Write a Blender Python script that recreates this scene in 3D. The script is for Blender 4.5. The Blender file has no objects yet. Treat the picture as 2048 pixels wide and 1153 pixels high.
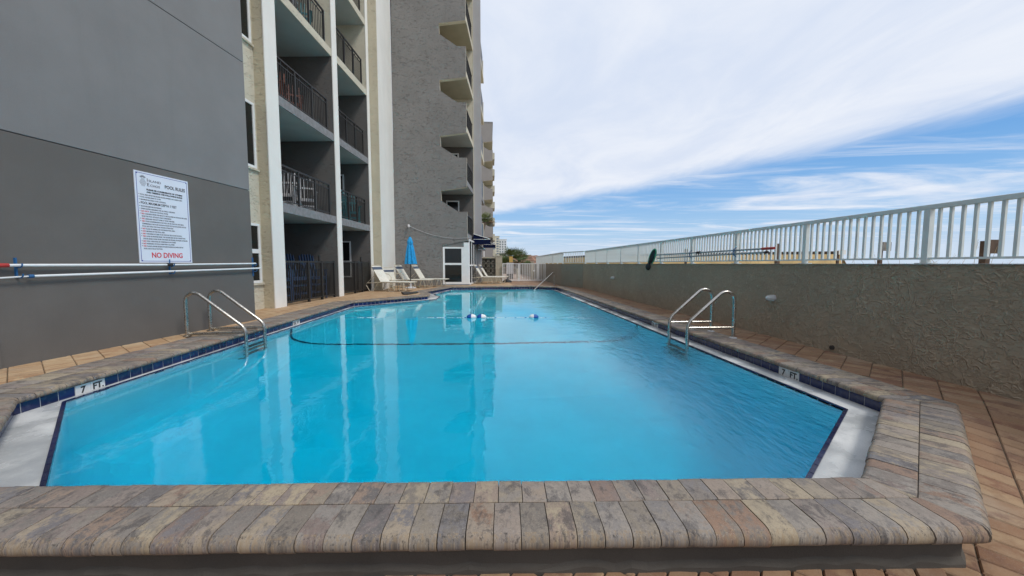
import bpy, bmesh, math, random
from mathutils import Vector, Matrix
random.seed(7)
sc = bpy.context.scene
col = sc.collection
R = math.radians

# ---------------------------------------------------------------- camera
cam_d = bpy.data.cameras.new('camera')
cam = bpy.data.objects.new('camera', cam_d)
col.objects.link(cam)
cam.location = (0, 0, 1.10)
cam.rotation_euler = (R(90 - 3.854), 0, -R(3.647))
cam_d.sensor_width = 36
cam_d.lens = 12.656
cam_d.clip_start = 0.05
cam_d.clip_end = 6000
sc.camera = cam

# ---------------------------------------------------------------- exposure
sc.view_settings.view_transform = 'Standard'
sc.view_settings.look = 'None'
sc.view_settings.gamma = 1
sc.view_settings.exposure = 0.35
sc.view_settings.use_curve_mapping = False
sc.render.engine = 'CYCLES'
sc.cycles.max_bounces = 10
sc.cycles.transmission_bounces = 8
sc.cycles.transparent_max_bounces = 8
sc.cycles.sample_clamp_indirect = 6
sc.cycles.use_denoising = True


def N(nt, kind, ins=None, **props):
    n = nt.nodes.new(kind)
    for k, v in props.items():
        setattr(n, k, v)
    for k, v in (ins or {}).items():
        s = n.inputs[k]
        if isinstance(v, bpy.types.NodeSocket):
            nt.links.new(v, s)
        else:
            s.default_value = v
    return n


def M(nt, op, a, b=None, c=None):
    ins = {0: a}
    if b is not None:
        ins[1] = b
    if c is not None:
        ins[2] = c
    return N(nt, 'ShaderNodeMath', ins, operation=op).outputs[0]


def MR(nt, v, a, b, lo=0.0, hi=1.0, smooth=True):
    return N(nt, 'ShaderNodeMapRange', {'Value': v, 'From Min': a, 'From Max': b, 'To Min': lo, 'To Max': hi},
             interpolation_type='SMOOTHSTEP' if smooth else 'LINEAR').outputs[0]


def MIX(nt, f, a, b):
    n = N(nt, 'ShaderNodeMix', data_type='RGBA')
    for i, v in ((0, f), (6, a), (7, b)):
        if isinstance(v, bpy.types.NodeSocket):
            nt.links.new(v, n.inputs[i])
        else:
            n.inputs[i].default_value = v if i == 0 else (*v, 1)
    return n.outputs[2]


def NOISE(nt, vec, scale, detail=4, rough=0.55, dist=0.0, out=0):
    return N(nt, 'ShaderNodeTexNoise', {'Vector': vec, 'Scale': scale, 'Detail': detail, 'Roughness': rough,
                                        'Distortion': dist}).outputs[out]


def MAP(nt, vec, scale=(1, 1, 1), rot=(0, 0, 0), loc=(0, 0, 0)):
    return N(nt, 'ShaderNodeMapping', {'Vector': vec, 'Scale': scale, 'Rotation': rot, 'Location': loc}).outputs[0]


# ---------------------------------------------------------------- sky
SUN_EL, SUN_AZ = 52, math.degrees(math.atan2(0.75, -0.62))
w = bpy.data.worlds.new('World')
sc.world = w
w.use_nodes = True
nt = w.node_tree
nt.nodes.clear()
tc = N(nt, 'ShaderNodeTexCoord').outputs['Generated']
sep = N(nt, 'ShaderNodeSeparateXYZ', {0: tc})
dz = M(nt, 'MAXIMUM', sep.outputs[2], 0.035)
px = M(nt, 'DIVIDE', sep.outputs[0], dz)
py = M(nt, 'DIVIDE', sep.outputs[1], dz)
pp = N(nt, 'ShaderNodeCombineXYZ', {0: px, 1: py, 2: 0.0}).outputs[0]
pyc = M(nt, 'MAXIMUM', py, 0.0)
edge = M(nt, 'MULTIPLY_ADD', M(nt, 'MULTIPLY', pyc, pyc), -0.058, 3.5)
edge = M(nt, 'MULTIPLY_ADD', pyc, -0.05, edge)
n_big = NOISE(nt, MAP(nt, pp, (0.55, 0.28, 1), (0, 0, R(-12))), 1.0, 6, 0.6, 0.4)
n_fine = NOISE(nt, MAP(nt, pp, (2.6, 1.0, 1), (0, 0, R(-14))), 1.3, 6, 0.62, 0.8)
sgn = M(nt, 'SUBTRACT', edge, px)
sgn = M(nt, 'ADD', sgn, M(nt, 'MULTIPLY', M(nt, 'SUBTRACT', n_big, 0.5), 1.3))
sgn = M(nt, 'ADD', sgn, M(nt, 'MULTIPLY', M(nt, 'SUBTRACT', n_fine, 0.5), 0.55))
deck_cloud = MR(nt, sgn, -0.65, 0.65)
n_w = NOISE(nt, MAP(nt, pp, (0.22, 0.62, 1), (0, 0, R(53))), 1.0, 7, 0.62, 0.9)
n_w2 = NOISE(nt, MAP(nt, pp, (0.20, 0.50, 1), (0, 0, R(64)), (3.4, 1, 0)), 1.0, 7, 0.6, 1.3)
wisp = M(nt, 'MAXIMUM', M(nt, 'MULTIPLY', MR(nt, n_w, 0.45, 0.72), 0.85), M(nt, 'MULTIPLY', MR(nt, n_w2, 0.47, 0.70), 0.95))
cover = M(nt, 'MAXIMUM', deck_cloud, wisp)
horizon = MR(nt, sep.outputs[2], 0.07, 0.0, 0.0, 0.6)
tone = NOISE(nt, MAP(nt, pp, (1.1, 0.6, 1), (0, 0, R(-20))), 1.2, 6, 0.6, 0.5)
tone2 = M(nt, 'ADD', MR(nt, tone, 0.3, 0.7, 0.0, 0.75), MR(nt, sgn, 2.5, 0.0, 0.0, 0.25))
cloud_col = MIX(nt, tone2, (0.525, 0.59, 0.715), (0.675, 0.705, 0.765))
cloud_col = MIX(nt, horizon, cloud_col, (0.44, 0.57, 0.70))
sky = N(nt, 'ShaderNodeTexSky', sky_type='NISHITA')
sky.sun_disc = False
sky.sun_elevation = R(SUN_EL)
sky.sun_rotation = R(SUN_AZ)
sky.air_density = 1.3
sky.dust_density = 0.6
sky.ozone_density = 2.0
grad = N(nt, 'ShaderNodeValToRGB', {0: M(nt, 'MAXIMUM', sep.outputs[2], 0.0)})
ge = grad.color_ramp.elements
ge[0].position, ge[0].color = 0.0, (0.43, 0.53, 0.69, 1)
ge[1].position, ge[1].color = 1.0, (0.04, 0.13, 0.40, 1)
for p_, c_ in ((0.08, (0.30, 0.475, 0.70)), (0.16, (0.17, 0.365, 0.66)), (0.25, (0.09, 0.275, 0.60)), (0.5, (0.05, 0.18, 0.48))):
    e_ = ge.new(p_)
    e_.color = (*c_, 1)
bg_nish = N(nt, 'ShaderNodeBackground', {'Color': sky.outputs[0], 'Strength': 0.10})
bg_grad = N(nt, 'ShaderNodeBackground', {'Color': grad.outputs[0], 'Strength': 1.0})
bg_sky = N(nt, 'ShaderNodeMixShader', {0: 0.85, 1: bg_nish.outputs[0], 2: bg_grad.outputs[0]})
bg_cl = N(nt, 'ShaderNodeBackground', {'Color': cloud_col, 'Strength': 1.0})
mx = N(nt, 'ShaderNodeMixShader', {0: M(nt, 'MAXIMUM', cover, horizon), 1: bg_sky.outputs[0], 2: bg_cl.outputs[0]})
wo = N(nt, 'ShaderNodeOutputWorld')
nt.links.new(mx.outputs[0], wo.inputs[0])

# ---------------------------------------------------------------- sun behind thin cloud
sd = bpy.data.lights.new('sun', 'SUN')
sd.energy = 1.5
sd.angle = R(14)
sd.color = (1.0, 0.95, 0.88)
sun = bpy.data.objects.new('sun', sd)
col.objects.link(sun)
az = R(SUN_AZ)
sv = Vector((math.sin(az) * math.cos(R(SUN_EL)), math.cos(az) * math.cos(R(SUN_EL)), math.sin(R(SUN_EL))))
sun.location = sv * 40
sun.rotation_euler = sv.to_track_quat('Z', 'Y').to_euler()


# ---------------------------------------------------------------- mesh helpers
class MB:
    def __init__(s):
        s.v, s.f, s.r, s.m, s.uv = [], [], [], [], []

    def add(s, vs, fs, rnd=0.0, mi=0, uvs=None):
        b = len(s.v)
        s.v += [tuple(p) for p in vs]
        for f in fs:
            s.f.append(tuple(i + b for i in f))
            s.r.append(rnd)
            s.m.append(mi)
            s.uv.append([uvs[i] for i in f] if uvs else None)
        return s

    def box(s, x0, x1, y0, y1, z0, z1, rnd=0.0, mi=0):
        vs = [(x, y, z) for z in (z0, z1) for y in (y0, y1) for x in (x0, x1)]
        return s.add(vs, [(0, 2, 3, 1), (4, 5, 7, 6), (0, 1, 5, 4), (2, 6, 7, 3), (0, 4, 6, 2), (1, 3, 7, 5)], rnd, mi)

    def obox(s, c, size, mat=None, rnd=0.0, mi=0):
        a, b, d = size[0] / 2, size[1] / 2, size[2] / 2
        vs = [Vector((x, y, z)) for z in (-d, d) for y in (-b, b) for x in (-a, a)]
        if mat is not None:
            vs = [mat @ v for v in vs]
        vs = [v + Vector(c) for v in vs]
        return s.add(vs, [(0, 2, 3, 1), (4, 5, 7, 6), (0, 1, 5, 4), (2, 6, 7, 3), (0, 4, 6, 2), (1, 3, 7, 5)], rnd, mi)

    def beam(s, p, q, w_, h_, up=(0, 0, 1), mi=0):
        p, q = Vector(p), Vector(q)
        d = (q - p).normalized()
        u = Vector(up)
        if abs(d.dot(u)) > 0.98:
            u = Vector((0, 1, 0))
        a = d.cross(u).normalized() * w_ / 2
        b = a.cross(d).normalized() * h_ / 2
        vs = [p - a - b, p + a - b, p + a + b, p - a + b, q - a - b, q + a - b, q + a + b, q - a + b]
        return s.add(vs, [(0, 3, 2, 1), (4, 5, 6, 7), (0, 1, 5, 4), (1, 2, 6, 5), (2, 3, 7, 6), (3, 0, 4, 7)], 0, mi)

    def tube(s, pts, r, n=8, mi=0):
        pts = [Vector(p) for p in pts]
        rr = r if isinstance(r, (list, tuple)) else [r] * len(pts)
        rings, pa = [], None
        for i, p in enumerate(pts):
            d = (pts[min(i + 1, len(pts) - 1)] - pts[max(i - 1, 0)]).normalized()
            if pa is None:
                pa = d.cross(Vector((0, 0, 1)) if abs(d.z) < 0.9 else Vector((0, 1, 0))).normalized()
            else:
                pa = (pa - d * pa.dot(d)).normalized()
            b = d.cross(pa)
            rings.append([p + (pa * math.cos(2 * math.pi * k / n) + b * math.sin(2 * math.pi * k / n)) * rr[i] for k in range(n)])
        vs = [q for ring in rings for q in ring]
        fs = []
        for i in range(len(pts) - 1):
            for k in range(n):
                k2 = (k + 1) % n
                fs.append((i * n + k, i * n + k2, (i + 1) * n + k2, (i + 1) * n + k))
        fs.append(tuple(range(n - 1, -1, -1)))
        fs.append(tuple((len(pts) - 1) * n + k for k in range(n)))
        return s.add(vs, fs, 0, mi)

    def prism(s, poly, t0, t1, fn, mi=0, side_mi=None):
        """poly of (a, b); fn(a, b, t) -> point"""
        n = len(poly)
        vs = [fn(a, b, t0) for a, b in poly] + [fn(a, b, t1) for a, b in poly]
        s.add(vs, [tuple(range(n)), tuple(range(2 * n - 1, n - 1, -1))], 0, mi)
        b0 = len(s.v) - 2 * n
        for i in range(n):
            j = (i + 1) % n
            s.f.append((b0 + i, b0 + n + i, b0 + n + j, b0 + j))
            s.r.append(0.0)
            s.m.append(mi if side_mi is None else side_mi)
            s.uv.append(None)
        return s

    def lathe(s, prof, n=16, c=(0, 0, 0), fold=None, mi=0):
        vs, fs = [], []
        for i, (r, z) in enumerate(prof):
            for k in range(n):
                a = 2 * math.pi * k / n
                rr = r * (fold(a, i) if fold else 1.0)
                vs.append((c[0] + rr * math.cos(a), c[1] + rr * math.sin(a), c[2] + z))
        for i in range(len(prof) - 1):
            for k in range(n):
                k2 = (k + 1) % n
                fs.append((i * n + k, i * n + k2, (i + 1) * n + k2, (i + 1) * n + k))
        fs.append(tuple(range(n - 1, -1, -1)))
        fs.append(tuple((len(prof) - 1) * n + k for k in range(n)))
        return s.add(vs, fs, 0, mi)

    def ellipsoid(s, c, r, nu=12, nv=8, u0=0.0, u1=math.pi, axis='x', mi=0):
        """latitude from u0 to u1 along axis"""
        vs, fs = [], []
        for i in range(nv + 1):
            th = u0 + (u1 - u0) * i / nv
            for k in range(nu):
                a = 2 * math.pi * k / nu
                p = (math.cos(th) * r[0], math.sin(th) * math.cos(a) * r[1], math.sin(th) * math.sin(a) * r[2])
                if axis == 'z':
                    p = (p[1], p[2], p[0])
                vs.append((c[0] + p[0], c[1] + p[1], c[2] + p[2]))
        for i in range(nv):
            for k in range(nu):
                k2 = (k + 1) % nu
                fs.append((i * nu + k, i * nu + k2, (i + 1) * nu + k2, (i + 1) * nu + k))
        if u0 > 0.01:
            fs.append(tuple(range(nu)))
        if u1 < math.pi - 0.01:
            fs.append(tuple(nv * nu + k for k in range(nu)))
        return s.add(vs, fs, 0, mi)

    def mesh(s, name, mats, inv=None, smooth=None, fix=True):
        me = bpy.data.meshes.new(name)
        vs = [inv @ Vector(p) for p in s.v] if inv is not None else s.v
        me.from_pydata([tuple(p) for p in vs], [], s.f)
        for m in mats if isinstance(mats, (list, tuple)) else [mats]:
            me.materials.append(m)
        if any(s.m):
            me.polygons.foreach_set('material_index', s.m)
        a = me.attributes.new('rnd', 'FLOAT', 'FACE')
        a.data.foreach_set('value', s.r)
        if any(u is not None for u in s.uv):
            ul = me.uv_layers.new(name='UVMap')
            k = 0
            for u, f in zip(s.uv, s.f):
                for j in range(len(f)):
                    ul.data[k].uv = u[j] if u else (0, 0)
                    k += 1
        if fix:
            bm = bmesh.new()
            bm.from_mesh(me)
            bmesh.ops.recalc_face_normals(bm, faces=bm.faces)
            bm.to_mesh(me)
            bm.free()
        if smooth:
            me.shade_smooth()
            me.set_sharp_from_angle(angle=R(smooth))
        me.update()
        return me


INV = {}


def link(o, parent=None):
    col.objects.link(o)
    if parent is not None:
        o.parent = parent
        INV[o] = INV.get(parent, Matrix.Identity(4))
    return o


def tag(o, label=None, cat=None, group=None, kind=None):
    for k, v in (('label', label), ('category', cat), ('group', group), ('kind', kind)):
        if v:
            o[k] = v
    return o


def thing(name, label, cat, loc=(0, 0, 0), rz=0.0, group=None):
    o = bpy.data.objects.new(name, None)
    o.empty_display_size = 0.1
    link(o)
    o.location = loc
    o.rotation_euler = (0, 0, rz)
    INV[o] = (Matrix.Translation(loc) @ Matrix.Rotation(rz, 4, 'Z')).inverted()
    return tag(o, label, cat, group)


def part(name, mb, mat, parent=None, world=True, smooth=None, label=None, kind=None, bevel=0.0, fix=True):
    """one mesh object; world=True: the vertices are in world coordinates"""
    inv = INV.get(parent) if (parent is not None and world) else None
    o = bpy.data.objects.new(name, mb.mesh(name, mat, inv, smooth, fix))
    link(o, parent)
    if bevel:
        b = o.modifiers.new('bevel', 'BEVEL')
        b.width = bevel
        b.segments = 2
        b.limit_method = 'ANGLE'
    return tag(o, label=label, kind=kind)


def structure(name, mb, mat, **kw):
    return part(name, mb, mat, kind='structure', **kw)


def kids(o):
    return [c for c in col.objects if c.parent == o]


def copy_tree(o, parent=None, ch=None):
    if ch is None:
        ch = {}
        for c in col.objects:
            if c.parent is not None:
                ch.setdefault(c.parent, []).append(c)
    n = o.copy()
    col.objects.link(n)
    if parent is not None:
        n.parent = parent
    for c in ch.get(o, ()):
        copy_tree(c, n, ch)
    return n


def text(body, parent, mat, loc, size, xaxis, zaxis=(0, 0, 1), width=None, bold=0.0, name='lettering', align='LEFT'):
    cu = bpy.data.curves.new(name, 'FONT')
    cu.body = body
    cu.size = size
    cu.extrude = 0.0012
    cu.offset = bold
    cu.align_x = align
    cu.resolution_u = 3
    cu.materials.append(mat)
    tmp = bpy.data.objects.new(name, cu)
    col.objects.link(tmp)
    dg = bpy.context.evaluated_depsgraph_get()
    me = bpy.data.meshes.new_from_object(tmp.evaluated_get(dg))
    bpy.data.objects.remove(tmp)
    bpy.data.curves.remove(cu)
    me.name = name
    o = bpy.data.objects.new(name, me)
    link(o, parent)
    x = Vector(xaxis).normalized()
    z = Vector(zaxis).normalized()
    n = x.cross(z)
    m = Matrix((x, z, n)).transposed().to_4x4()
    m.translation = Vector(loc)
    if width:
        wd = max(v.co.x for v in me.vertices) - min(v.co.x for v in me.vertices)
        m = m @ Matrix.Diagonal((width / max(wd, 1e-4), 1, 1, 1))
    o.matrix_local = INV.get(parent, Matrix.Identity(4)) @ m
    return o


# ---------------------------------------------------------------- materials
def new_mat(name):
    m = bpy.data.materials.new(name)
    m.use_nodes = True
    nt = m.node_tree
    nt.nodes.clear()
    out = N(nt, 'ShaderNodeOutputMaterial')
    return m, nt, out


def finish(nt, out, base, rough=0.6, bump=None, bstr=0.5, bdist=0.01, metal=0.0, spec=0.5, coat=0.0):
    ins = {'Base Color': base if isinstance(base, bpy.types.NodeSocket) else (*base, 1), 'Roughness': rough, 'Metallic': metal,
           'Specular IOR Level': spec, 'Coat Weight': coat}
    if bump is not None:
        ins['Normal'] = N(nt, 'ShaderNodeBump', {'Height': bump, 'Strength': bstr, 'Distance': bdist}).outputs[0]
    b = N(nt, 'ShaderNodeBsdfPrincipled', ins)
    nt.links.new(b.outputs[0], out.inputs[0])
    return b


def paint(name, c, rough=0.5, vary=0.08, scale=3.0, bump=0.0, metal=0.0, spec=0.5, coat=0.0, bscale=60):
    m, nt, out = new_mat(name)
    oc = N(nt, 'ShaderNodeTexCoord').outputs['Object']
    n = NOISE(nt, oc, scale, 5)
    base = MIX(nt, MR(nt, n, 0.3, 0.7), tuple(v * (1 - vary) for v in c), tuple(min(1, v * (1 + vary)) for v in c))
    r = MR(nt, NOISE(nt, oc, scale * 4, 3), 0.3, 0.7, max(0.02, rough - 0.08), rough + 0.08)
    bn = NOISE(nt, oc, bscale, 4) if bump else None
    finish(nt, out, base, r, bn, bump, 0.004, metal, spec, coat)
    return m


def stucco(name, c, kind='sand', vary=0.09, stain=0.25, rough=0.85, ks=1.0):
    m, nt, out = new_mat(name)
    oc = N(nt, 'ShaderNodeTexCoord').outputs['Object']
    n = NOISE(nt, oc, 0.9, 6, 0.6)
    base = MIX(nt, MR(nt, n, 0.3, 0.7), tuple(v * (1 - vary) for v in c), tuple(v * (1 + vary) for v in c))
    st = NOISE(nt, MAP(nt, oc, (3.0, 3.0, 0.22)), 1.0, 5, 0.65)
    base = MIX(nt, M(nt, 'MULTIPLY', MR(nt, st, 0.52, 0.78), stain), base, tuple(v * 0.72 for v in c))
    fine = NOISE(nt, oc, 120, 3)
    base = MIX(nt, M(nt, 'MULTIPLY', MR(nt, fine, 0.35, 0.65), 0.12), base, tuple(v * 1.3 for v in c))
    if kind == 'sand':
        h = M(nt, 'ADD', NOISE(nt, oc, 160, 4), M(nt, 'MULTIPLY', NOISE(nt, oc, 3.0, 4), 0.6))
        finish(nt, out, base, rough, h, 0.35, 0.004)
    elif kind == 'trowel':
        wv = N(nt, 'ShaderNodeTexNoise', {'Vector': oc, 'Scale': 2.6, 'Detail': 3.0, 'Roughness': 0.5}).outputs['Color']
        warp = N(nt, 'ShaderNodeVectorMath', {0: wv, 1: (0.55, 0.55, 0.55)}, operation='MULTIPLY').outputs[0]
        wc = N(nt, 'ShaderNodeVectorMath', {0: oc, 1: warp}, operation='ADD').outputs[0]
        ridges = None
        for sc_, lo, th, se in ((2.4, 0.45, 0.022, 3.3), (4.2, 0.48, 0.042, 9.1), (7.5, 0.50, 0.075, 5.7), (12.0, 0.52, 0.12, 1.7)):
            vo = N(nt, 'ShaderNodeTexVoronoi', {'Vector': MAP(nt, wc, (1, 1, 1), (0, 0, 0), (se, se, se)), 'Scale': sc_},
                   feature='DISTANCE_TO_EDGE').outputs['Distance']
            ri = MR(nt, vo, 0.0, th, 1.0, 0.0)
            mk = MR(nt, NOISE(nt, MAP(nt, oc, (1, 1, 1), (0, 0, 0), (se, 0, se)), sc_ * 0.9, 2), lo, lo + 0.10)
            t = M(nt, 'MULTIPLY', ri, mk)
            ridges = t if ridges is None else M(nt, 'MAXIMUM', ridges, t)
        plate = NOISE(nt, oc, 3.2, 6, 0.62, 1.2)
        h = M(nt, 'ADD', M(nt, 'MULTIPLY', ridges, 0.75), M(nt, 'MULTIPLY', plate, 2.0))
        strokes = MR(nt, NOISE(nt, MAP(nt, oc, (1, 0.8, 1.5)), 15, 5, 0.6, 1.8), 0.50, 0.60)
        h = M(nt, 'ADD', h, M(nt, 'MULTIPLY', strokes, 0.45))
        base = MIX(nt, M(nt, 'MULTIPLY', strokes, 0.22), base, tuple(v * 1.5 for v in c))
        h = M(nt, 'ADD', h, M(nt, 'MULTIPLY', NOISE(nt, oc, 90, 3), 0.06))
        base = MIX(nt, M(nt, 'MULTIPLY', ridges, 0.45), base, tuple(v * 1.6 for v in c))
        finish(nt, out, base, rough - 0.25, h, 1.0, 0.011, spec=0.4)
    else:  # dashed knock-down relief
        wc = MAP(nt, oc, (5.0 * ks, 5.0 * ks, 9.0 * ks))
        a = NOISE(nt, wc, 2.4, 7, 0.66, 0.6)
        fl = MR(nt, NOISE(nt, MAP(nt, oc, (5 * ks, 5 * ks, 10 * ks)), 1.6, 4, 0.6, 1.6), 0.57, 0.68)
        base = MIX(nt, M(nt, 'MULTIPLY', fl, 0.14), base, tuple(v * 0.55 for v in c))
        h = M(nt, 'SUBTRACT', M(nt, 'MULTIPLY', a, 1.2), M(nt, 'MULTIPLY', fl, 0.8))
        finish(nt, out, base, rough, h, 0.9, 0.017 / ks)
    return m


def brick_mat(name, stops, uv=True, streak=True, rough=0.75, speck=0.5):
    """stops: list of colours; each brick takes one from its own random value"""
    m, nt, out = new_mat(name)
    oi = N(nt, 'ShaderNodeObjectInfo').outputs['Random']
    at = N(nt, 'ShaderNodeAttribute', attribute_name='rnd').outputs['Fac']
    rnd = M(nt, 'FRACT', M(nt, 'ADD', M(nt, 'MULTIPLY', oi, 7.31), at))
    tcn = N(nt, 'ShaderNodeTexCoord')
    vec = tcn.outputs['UV'] if uv else tcn.outputs['Object']
    off = N(nt, 'ShaderNodeCombineXYZ', {0: M(nt, 'MULTIPLY', rnd, 37.0), 1: M(nt, 'MULTIPLY', rnd, 91.0), 2: M(nt, 'MULTIPLY', rnd, 13.0)}).outputs[0]
    vec = N(nt, 'ShaderNodeVectorMath', {0: vec, 1: off}, operation='ADD').outputs[0]

    def ramp(v):
        r = N(nt, 'ShaderNodeValToRGB', {0: v})
        cr = r.color_ramp
        cr.interpolation = 'LINEAR'
        k = len(stops)
        cr.elements[0].color = (*stops[0], 1)
        cr.elements[1].color = (*stops[-1], 1)
        for i in range(1, k - 1):
            e = cr.elements.new(i / (k - 1))
            e.color = (*stops[i], 1)
        return r.outputs[0]
    c1 = ramp(rnd)
    c2 = ramp(M(nt, 'FRACT', M(nt, 'MULTIPLY', rnd, 5.7)))
    if streak:
        n = NOISE(nt, MAP(nt, vec, (14, 9, 8)), 1.0, 8, 0.74, 0.2)
        base = MIX(nt, MR(nt, n, 0.46, 0.58), c1, c2)
        n3 = NOISE(nt, MAP(nt, vec, (12, 7, 5), (0, 0, 0), (4, 4, 4)), 1.0, 8, 0.74, 0.3)
        base = MIX(nt, M(nt, 'MULTIPLY', MR(nt, n3, 0.51, 0.63), 0.7), base, (0.072, 0.065, 0.066))
        n4 = NOISE(nt, MAP(nt, vec, (60, 40, 20), (0, 0, 0), (9, 2, 4)), 1.0, 5, 0.7)
        base = MIX(nt, M(nt, 'MULTIPLY', MR(nt, n4, 0.45, 0.70), 0.35), base, (0.09, 0.08, 0.07))
        gz = N(nt, 'ShaderNodeSeparateXYZ', {0: N(nt, 'ShaderNodeNewGeometry').outputs['True Normal']}).outputs[2]
        nose = MR(nt, gz, 0.97, 0.80, 0.0, 1.0)
        ag = NOISE(nt, MAP(nt, vec, (70, 70, 70), (0, 0, 0), (3, 8, 1)), 1.0, 5, 0.75)
        base = MIX(nt, M(nt, 'MULTIPLY', nose, MR(nt, ag, 0.46, 0.62, 0.0, 0.6)), base, (0.29, 0.21, 0.125))
        base = MIX(nt, M(nt, 'MULTIPLY', nose, MR(nt, ag, 0.46, 0.34, 0.0, 0.8)), base, (0.05, 0.042, 0.036))
    else:
        n = NOISE(nt, vec, 9, 6, 0.62)
        base = MIX(nt, MR(nt, n, 0.42, 0.66), c1, c2)
        pos = N(nt, 'ShaderNodeNewGeometry').outputs['Position']
        du = NOISE(nt, pos, 1.7, 6, 0.65)
        base = MIX(nt, M(nt, 'MULTIPLY', MR(nt, du, 0.50, 0.72), 0.45), base, (0.40, 0.33, 0.25))
        du2 = NOISE(nt, MAP(nt, pos, (1, 1, 1), (0, 0, 0), (7, 3, 0)), 3.1, 6, 0.7)
        base = MIX(nt, M(nt, 'MULTIPLY', MR(nt, du2, 0.56, 0.72), 0.55), base, (0.11, 0.06, 0.04))
    g = NOISE(nt, vec, 190, 3, 0.6)
    base = MIX(nt, M(nt, 'MULTIPLY', MR(nt, g, 0.56, 0.70), speck), base, (0.42, 0.37, 0.30))
    g2 = NOISE(nt, vec, 150, 3, 0.6, 0.3)
    base = MIX(nt, M(nt, 'MULTIPLY', MR(nt, g2, 0.60, 0.72), speck), base, (0.05, 0.045, 0.04))
    h = M(nt, 'ADD', M(nt, 'MULTIPLY', NOISE(nt, vec, 170, 4), 0.6), NOISE(nt, vec, 22, 5))
    finish(nt, out, base, MR(nt, n, 0.3, 0.7, rough - 0.12, rough + 0.1), h, 0.5, 0.003, spec=0.35)
    return m


MAT = {}
MAT['coping'] = brick_mat('coping_brick', [(0.37, 0.31, 0.225), (0.20, 0.172, 0.152), (0.28, 0.248, 0.212), (0.13, 0.12, 0.12), (0.40, 0.33, 0.23),
                                           (0.235, 0.19, 0.17), (0.31, 0.275, 0.235), (0.18, 0.17, 0.175), (0.27, 0.17, 0.115), (0.30, 0.255, 0.215)])
MAT['paver'] = brick_mat('clay_paver', [(0.33, 0.20, 0.115), (0.25, 0.135, 0.075), (0.38, 0.255, 0.15), (0.21, 0.105, 0.065), (0.34, 0.215, 0.13), (0.27, 0.16, 0.09), (0.17, 0.085, 0.06)],
                         uv=False, streak=False, speck=0.3)
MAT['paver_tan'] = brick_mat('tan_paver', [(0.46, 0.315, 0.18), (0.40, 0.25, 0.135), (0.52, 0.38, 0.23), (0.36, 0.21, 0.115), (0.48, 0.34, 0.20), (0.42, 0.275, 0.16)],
                         uv=False, streak=False, speck=0.3)  # lighter copy of the clay paver; stronger sun on the left put into its colour
MAT['joint'] = paint('joint_sand', (0.075, 0.062, 0.05), 0.95, 0.25, 8, 0.5)
MAT['deck_base'] = paint('deck_bedding', (0.17, 0.13, 0.09), 0.95, 0.25, 6, 0.5)
MAT['tile'] = None
MAT['gable_dark'] = stucco('stucco_charcoal', (0.130, 0.122, 0.113), 'sand', 0.10, 0.3)
MAT['gable_light'] = stucco('stucco_slate', (0.205, 0.203, 0.202), 'sand', 0.07, 0.25)
MAT['wing_grey'] = stucco('stucco_grey', (0.205, 0.197, 0.187), 'dash', 0.09, 0.35, ks=0.55)
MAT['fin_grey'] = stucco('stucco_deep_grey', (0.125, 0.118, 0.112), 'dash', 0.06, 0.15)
MAT['beige'] = stucco('stucco_beige', (0.52, 0.465, 0.345), 'dash', 0.06, 0.3)
MAT['cream'] = stucco('stucco_cream', (0.60, 0.56, 0.45), 'dash', 0.06, 0.3)
MAT['white_stucco'] = stucco('painted_white_stucco', (0.80, 0.785, 0.735), 'sand', 0.04, 0.2)
MAT['lilac'] = stucco('painted_pale_grey', (0.36, 0.355, 0.365), 'sand', 0.05, 0.15)
MAT['soffit'] = paint('soffit_paint', (0.42, 0.43, 0.41), 0.8, 0.06, 2)
MAT['soffit_tan'] = paint('soffit_tan', (0.40, 0.37, 0.28), 0.8, 0.06, 2)
MAT['slab_grey'] = paint('slab_grey', (0.22, 0.22, 0.225), 0.85, 0.15, 9, 0.4)
MAT['wall'] = stucco('trowelled_stucco', (0.345, 0.278, 0.20), 'trowel', 0.10, 0.35)
MAT['wall_plain'] = stucco('plain_wall_stucco', (0.27, 0.245, 0.195), 'dash', 0.08, 0.3, ks=0.6)
MAT['block'] = paint('tan_block_paint', (0.42, 0.38, 0.29), 0.8, 0.06, 3, 0.3)
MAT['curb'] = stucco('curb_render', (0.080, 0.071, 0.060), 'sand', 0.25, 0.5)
MAT['white'] = paint('white_powder_coat', (0.74, 0.75, 0.74), 0.4, 0.04, 6)
MAT['rail_white'] = paint('railing_paint', (0.64, 0.68, 0.67), 0.45, 0.05, 8)
MAT['frame_white'] = paint('white_vinyl', (0.80, 0.80, 0.79), 0.45, 0.03, 5)
MAT['black'] = paint('black_powder_coat', (0.022, 0.021, 0.020), 0.45, 0.1, 9)
MAT['glass'] = paint('dark_glass', (0.012, 0.014, 0.014), 0.06, 0.1, 2, spec=0.35)
MAT['screen'] = paint('dark_insect_screen', (0.012, 0.013, 0.013), 0.6, 0.2, 30, spec=0.2)
MAT['steel'] = paint('brushed_steel', (0.50, 0.475, 0.43), 0.30, 0.16, 14, metal=1.0)
MAT['steel_dark'] = paint('worn_steel_tread', (0.10, 0.10, 0.10), 0.5, 0.2, 20, metal=0.4)
MAT['pole'] = paint('white_pole_paint', (0.78, 0.80, 0.80), 0.35, 0.05, 8)
MAT['grey_pole'] = paint('aluminium_pole', (0.30, 0.35, 0.37), 0.4, 0.08, 10, metal=0.3)
MAT['red'] = paint('red_grip', (0.42, 0.035, 0.03), 0.5, 0.1, 10)
MAT['blue_hook'] = paint('blue_plastic', (0.02, 0.12, 0.30), 0.45, 0.1, 10)
MAT['rubber'] = paint('black_rubber', (0.016, 0.016, 0.016), 0.6, 0.1, 10)
MAT['umbrella'] = paint('turquoise_canvas', (0.012, 0.30, 0.62), 0.75, 0.14, 9)
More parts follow.
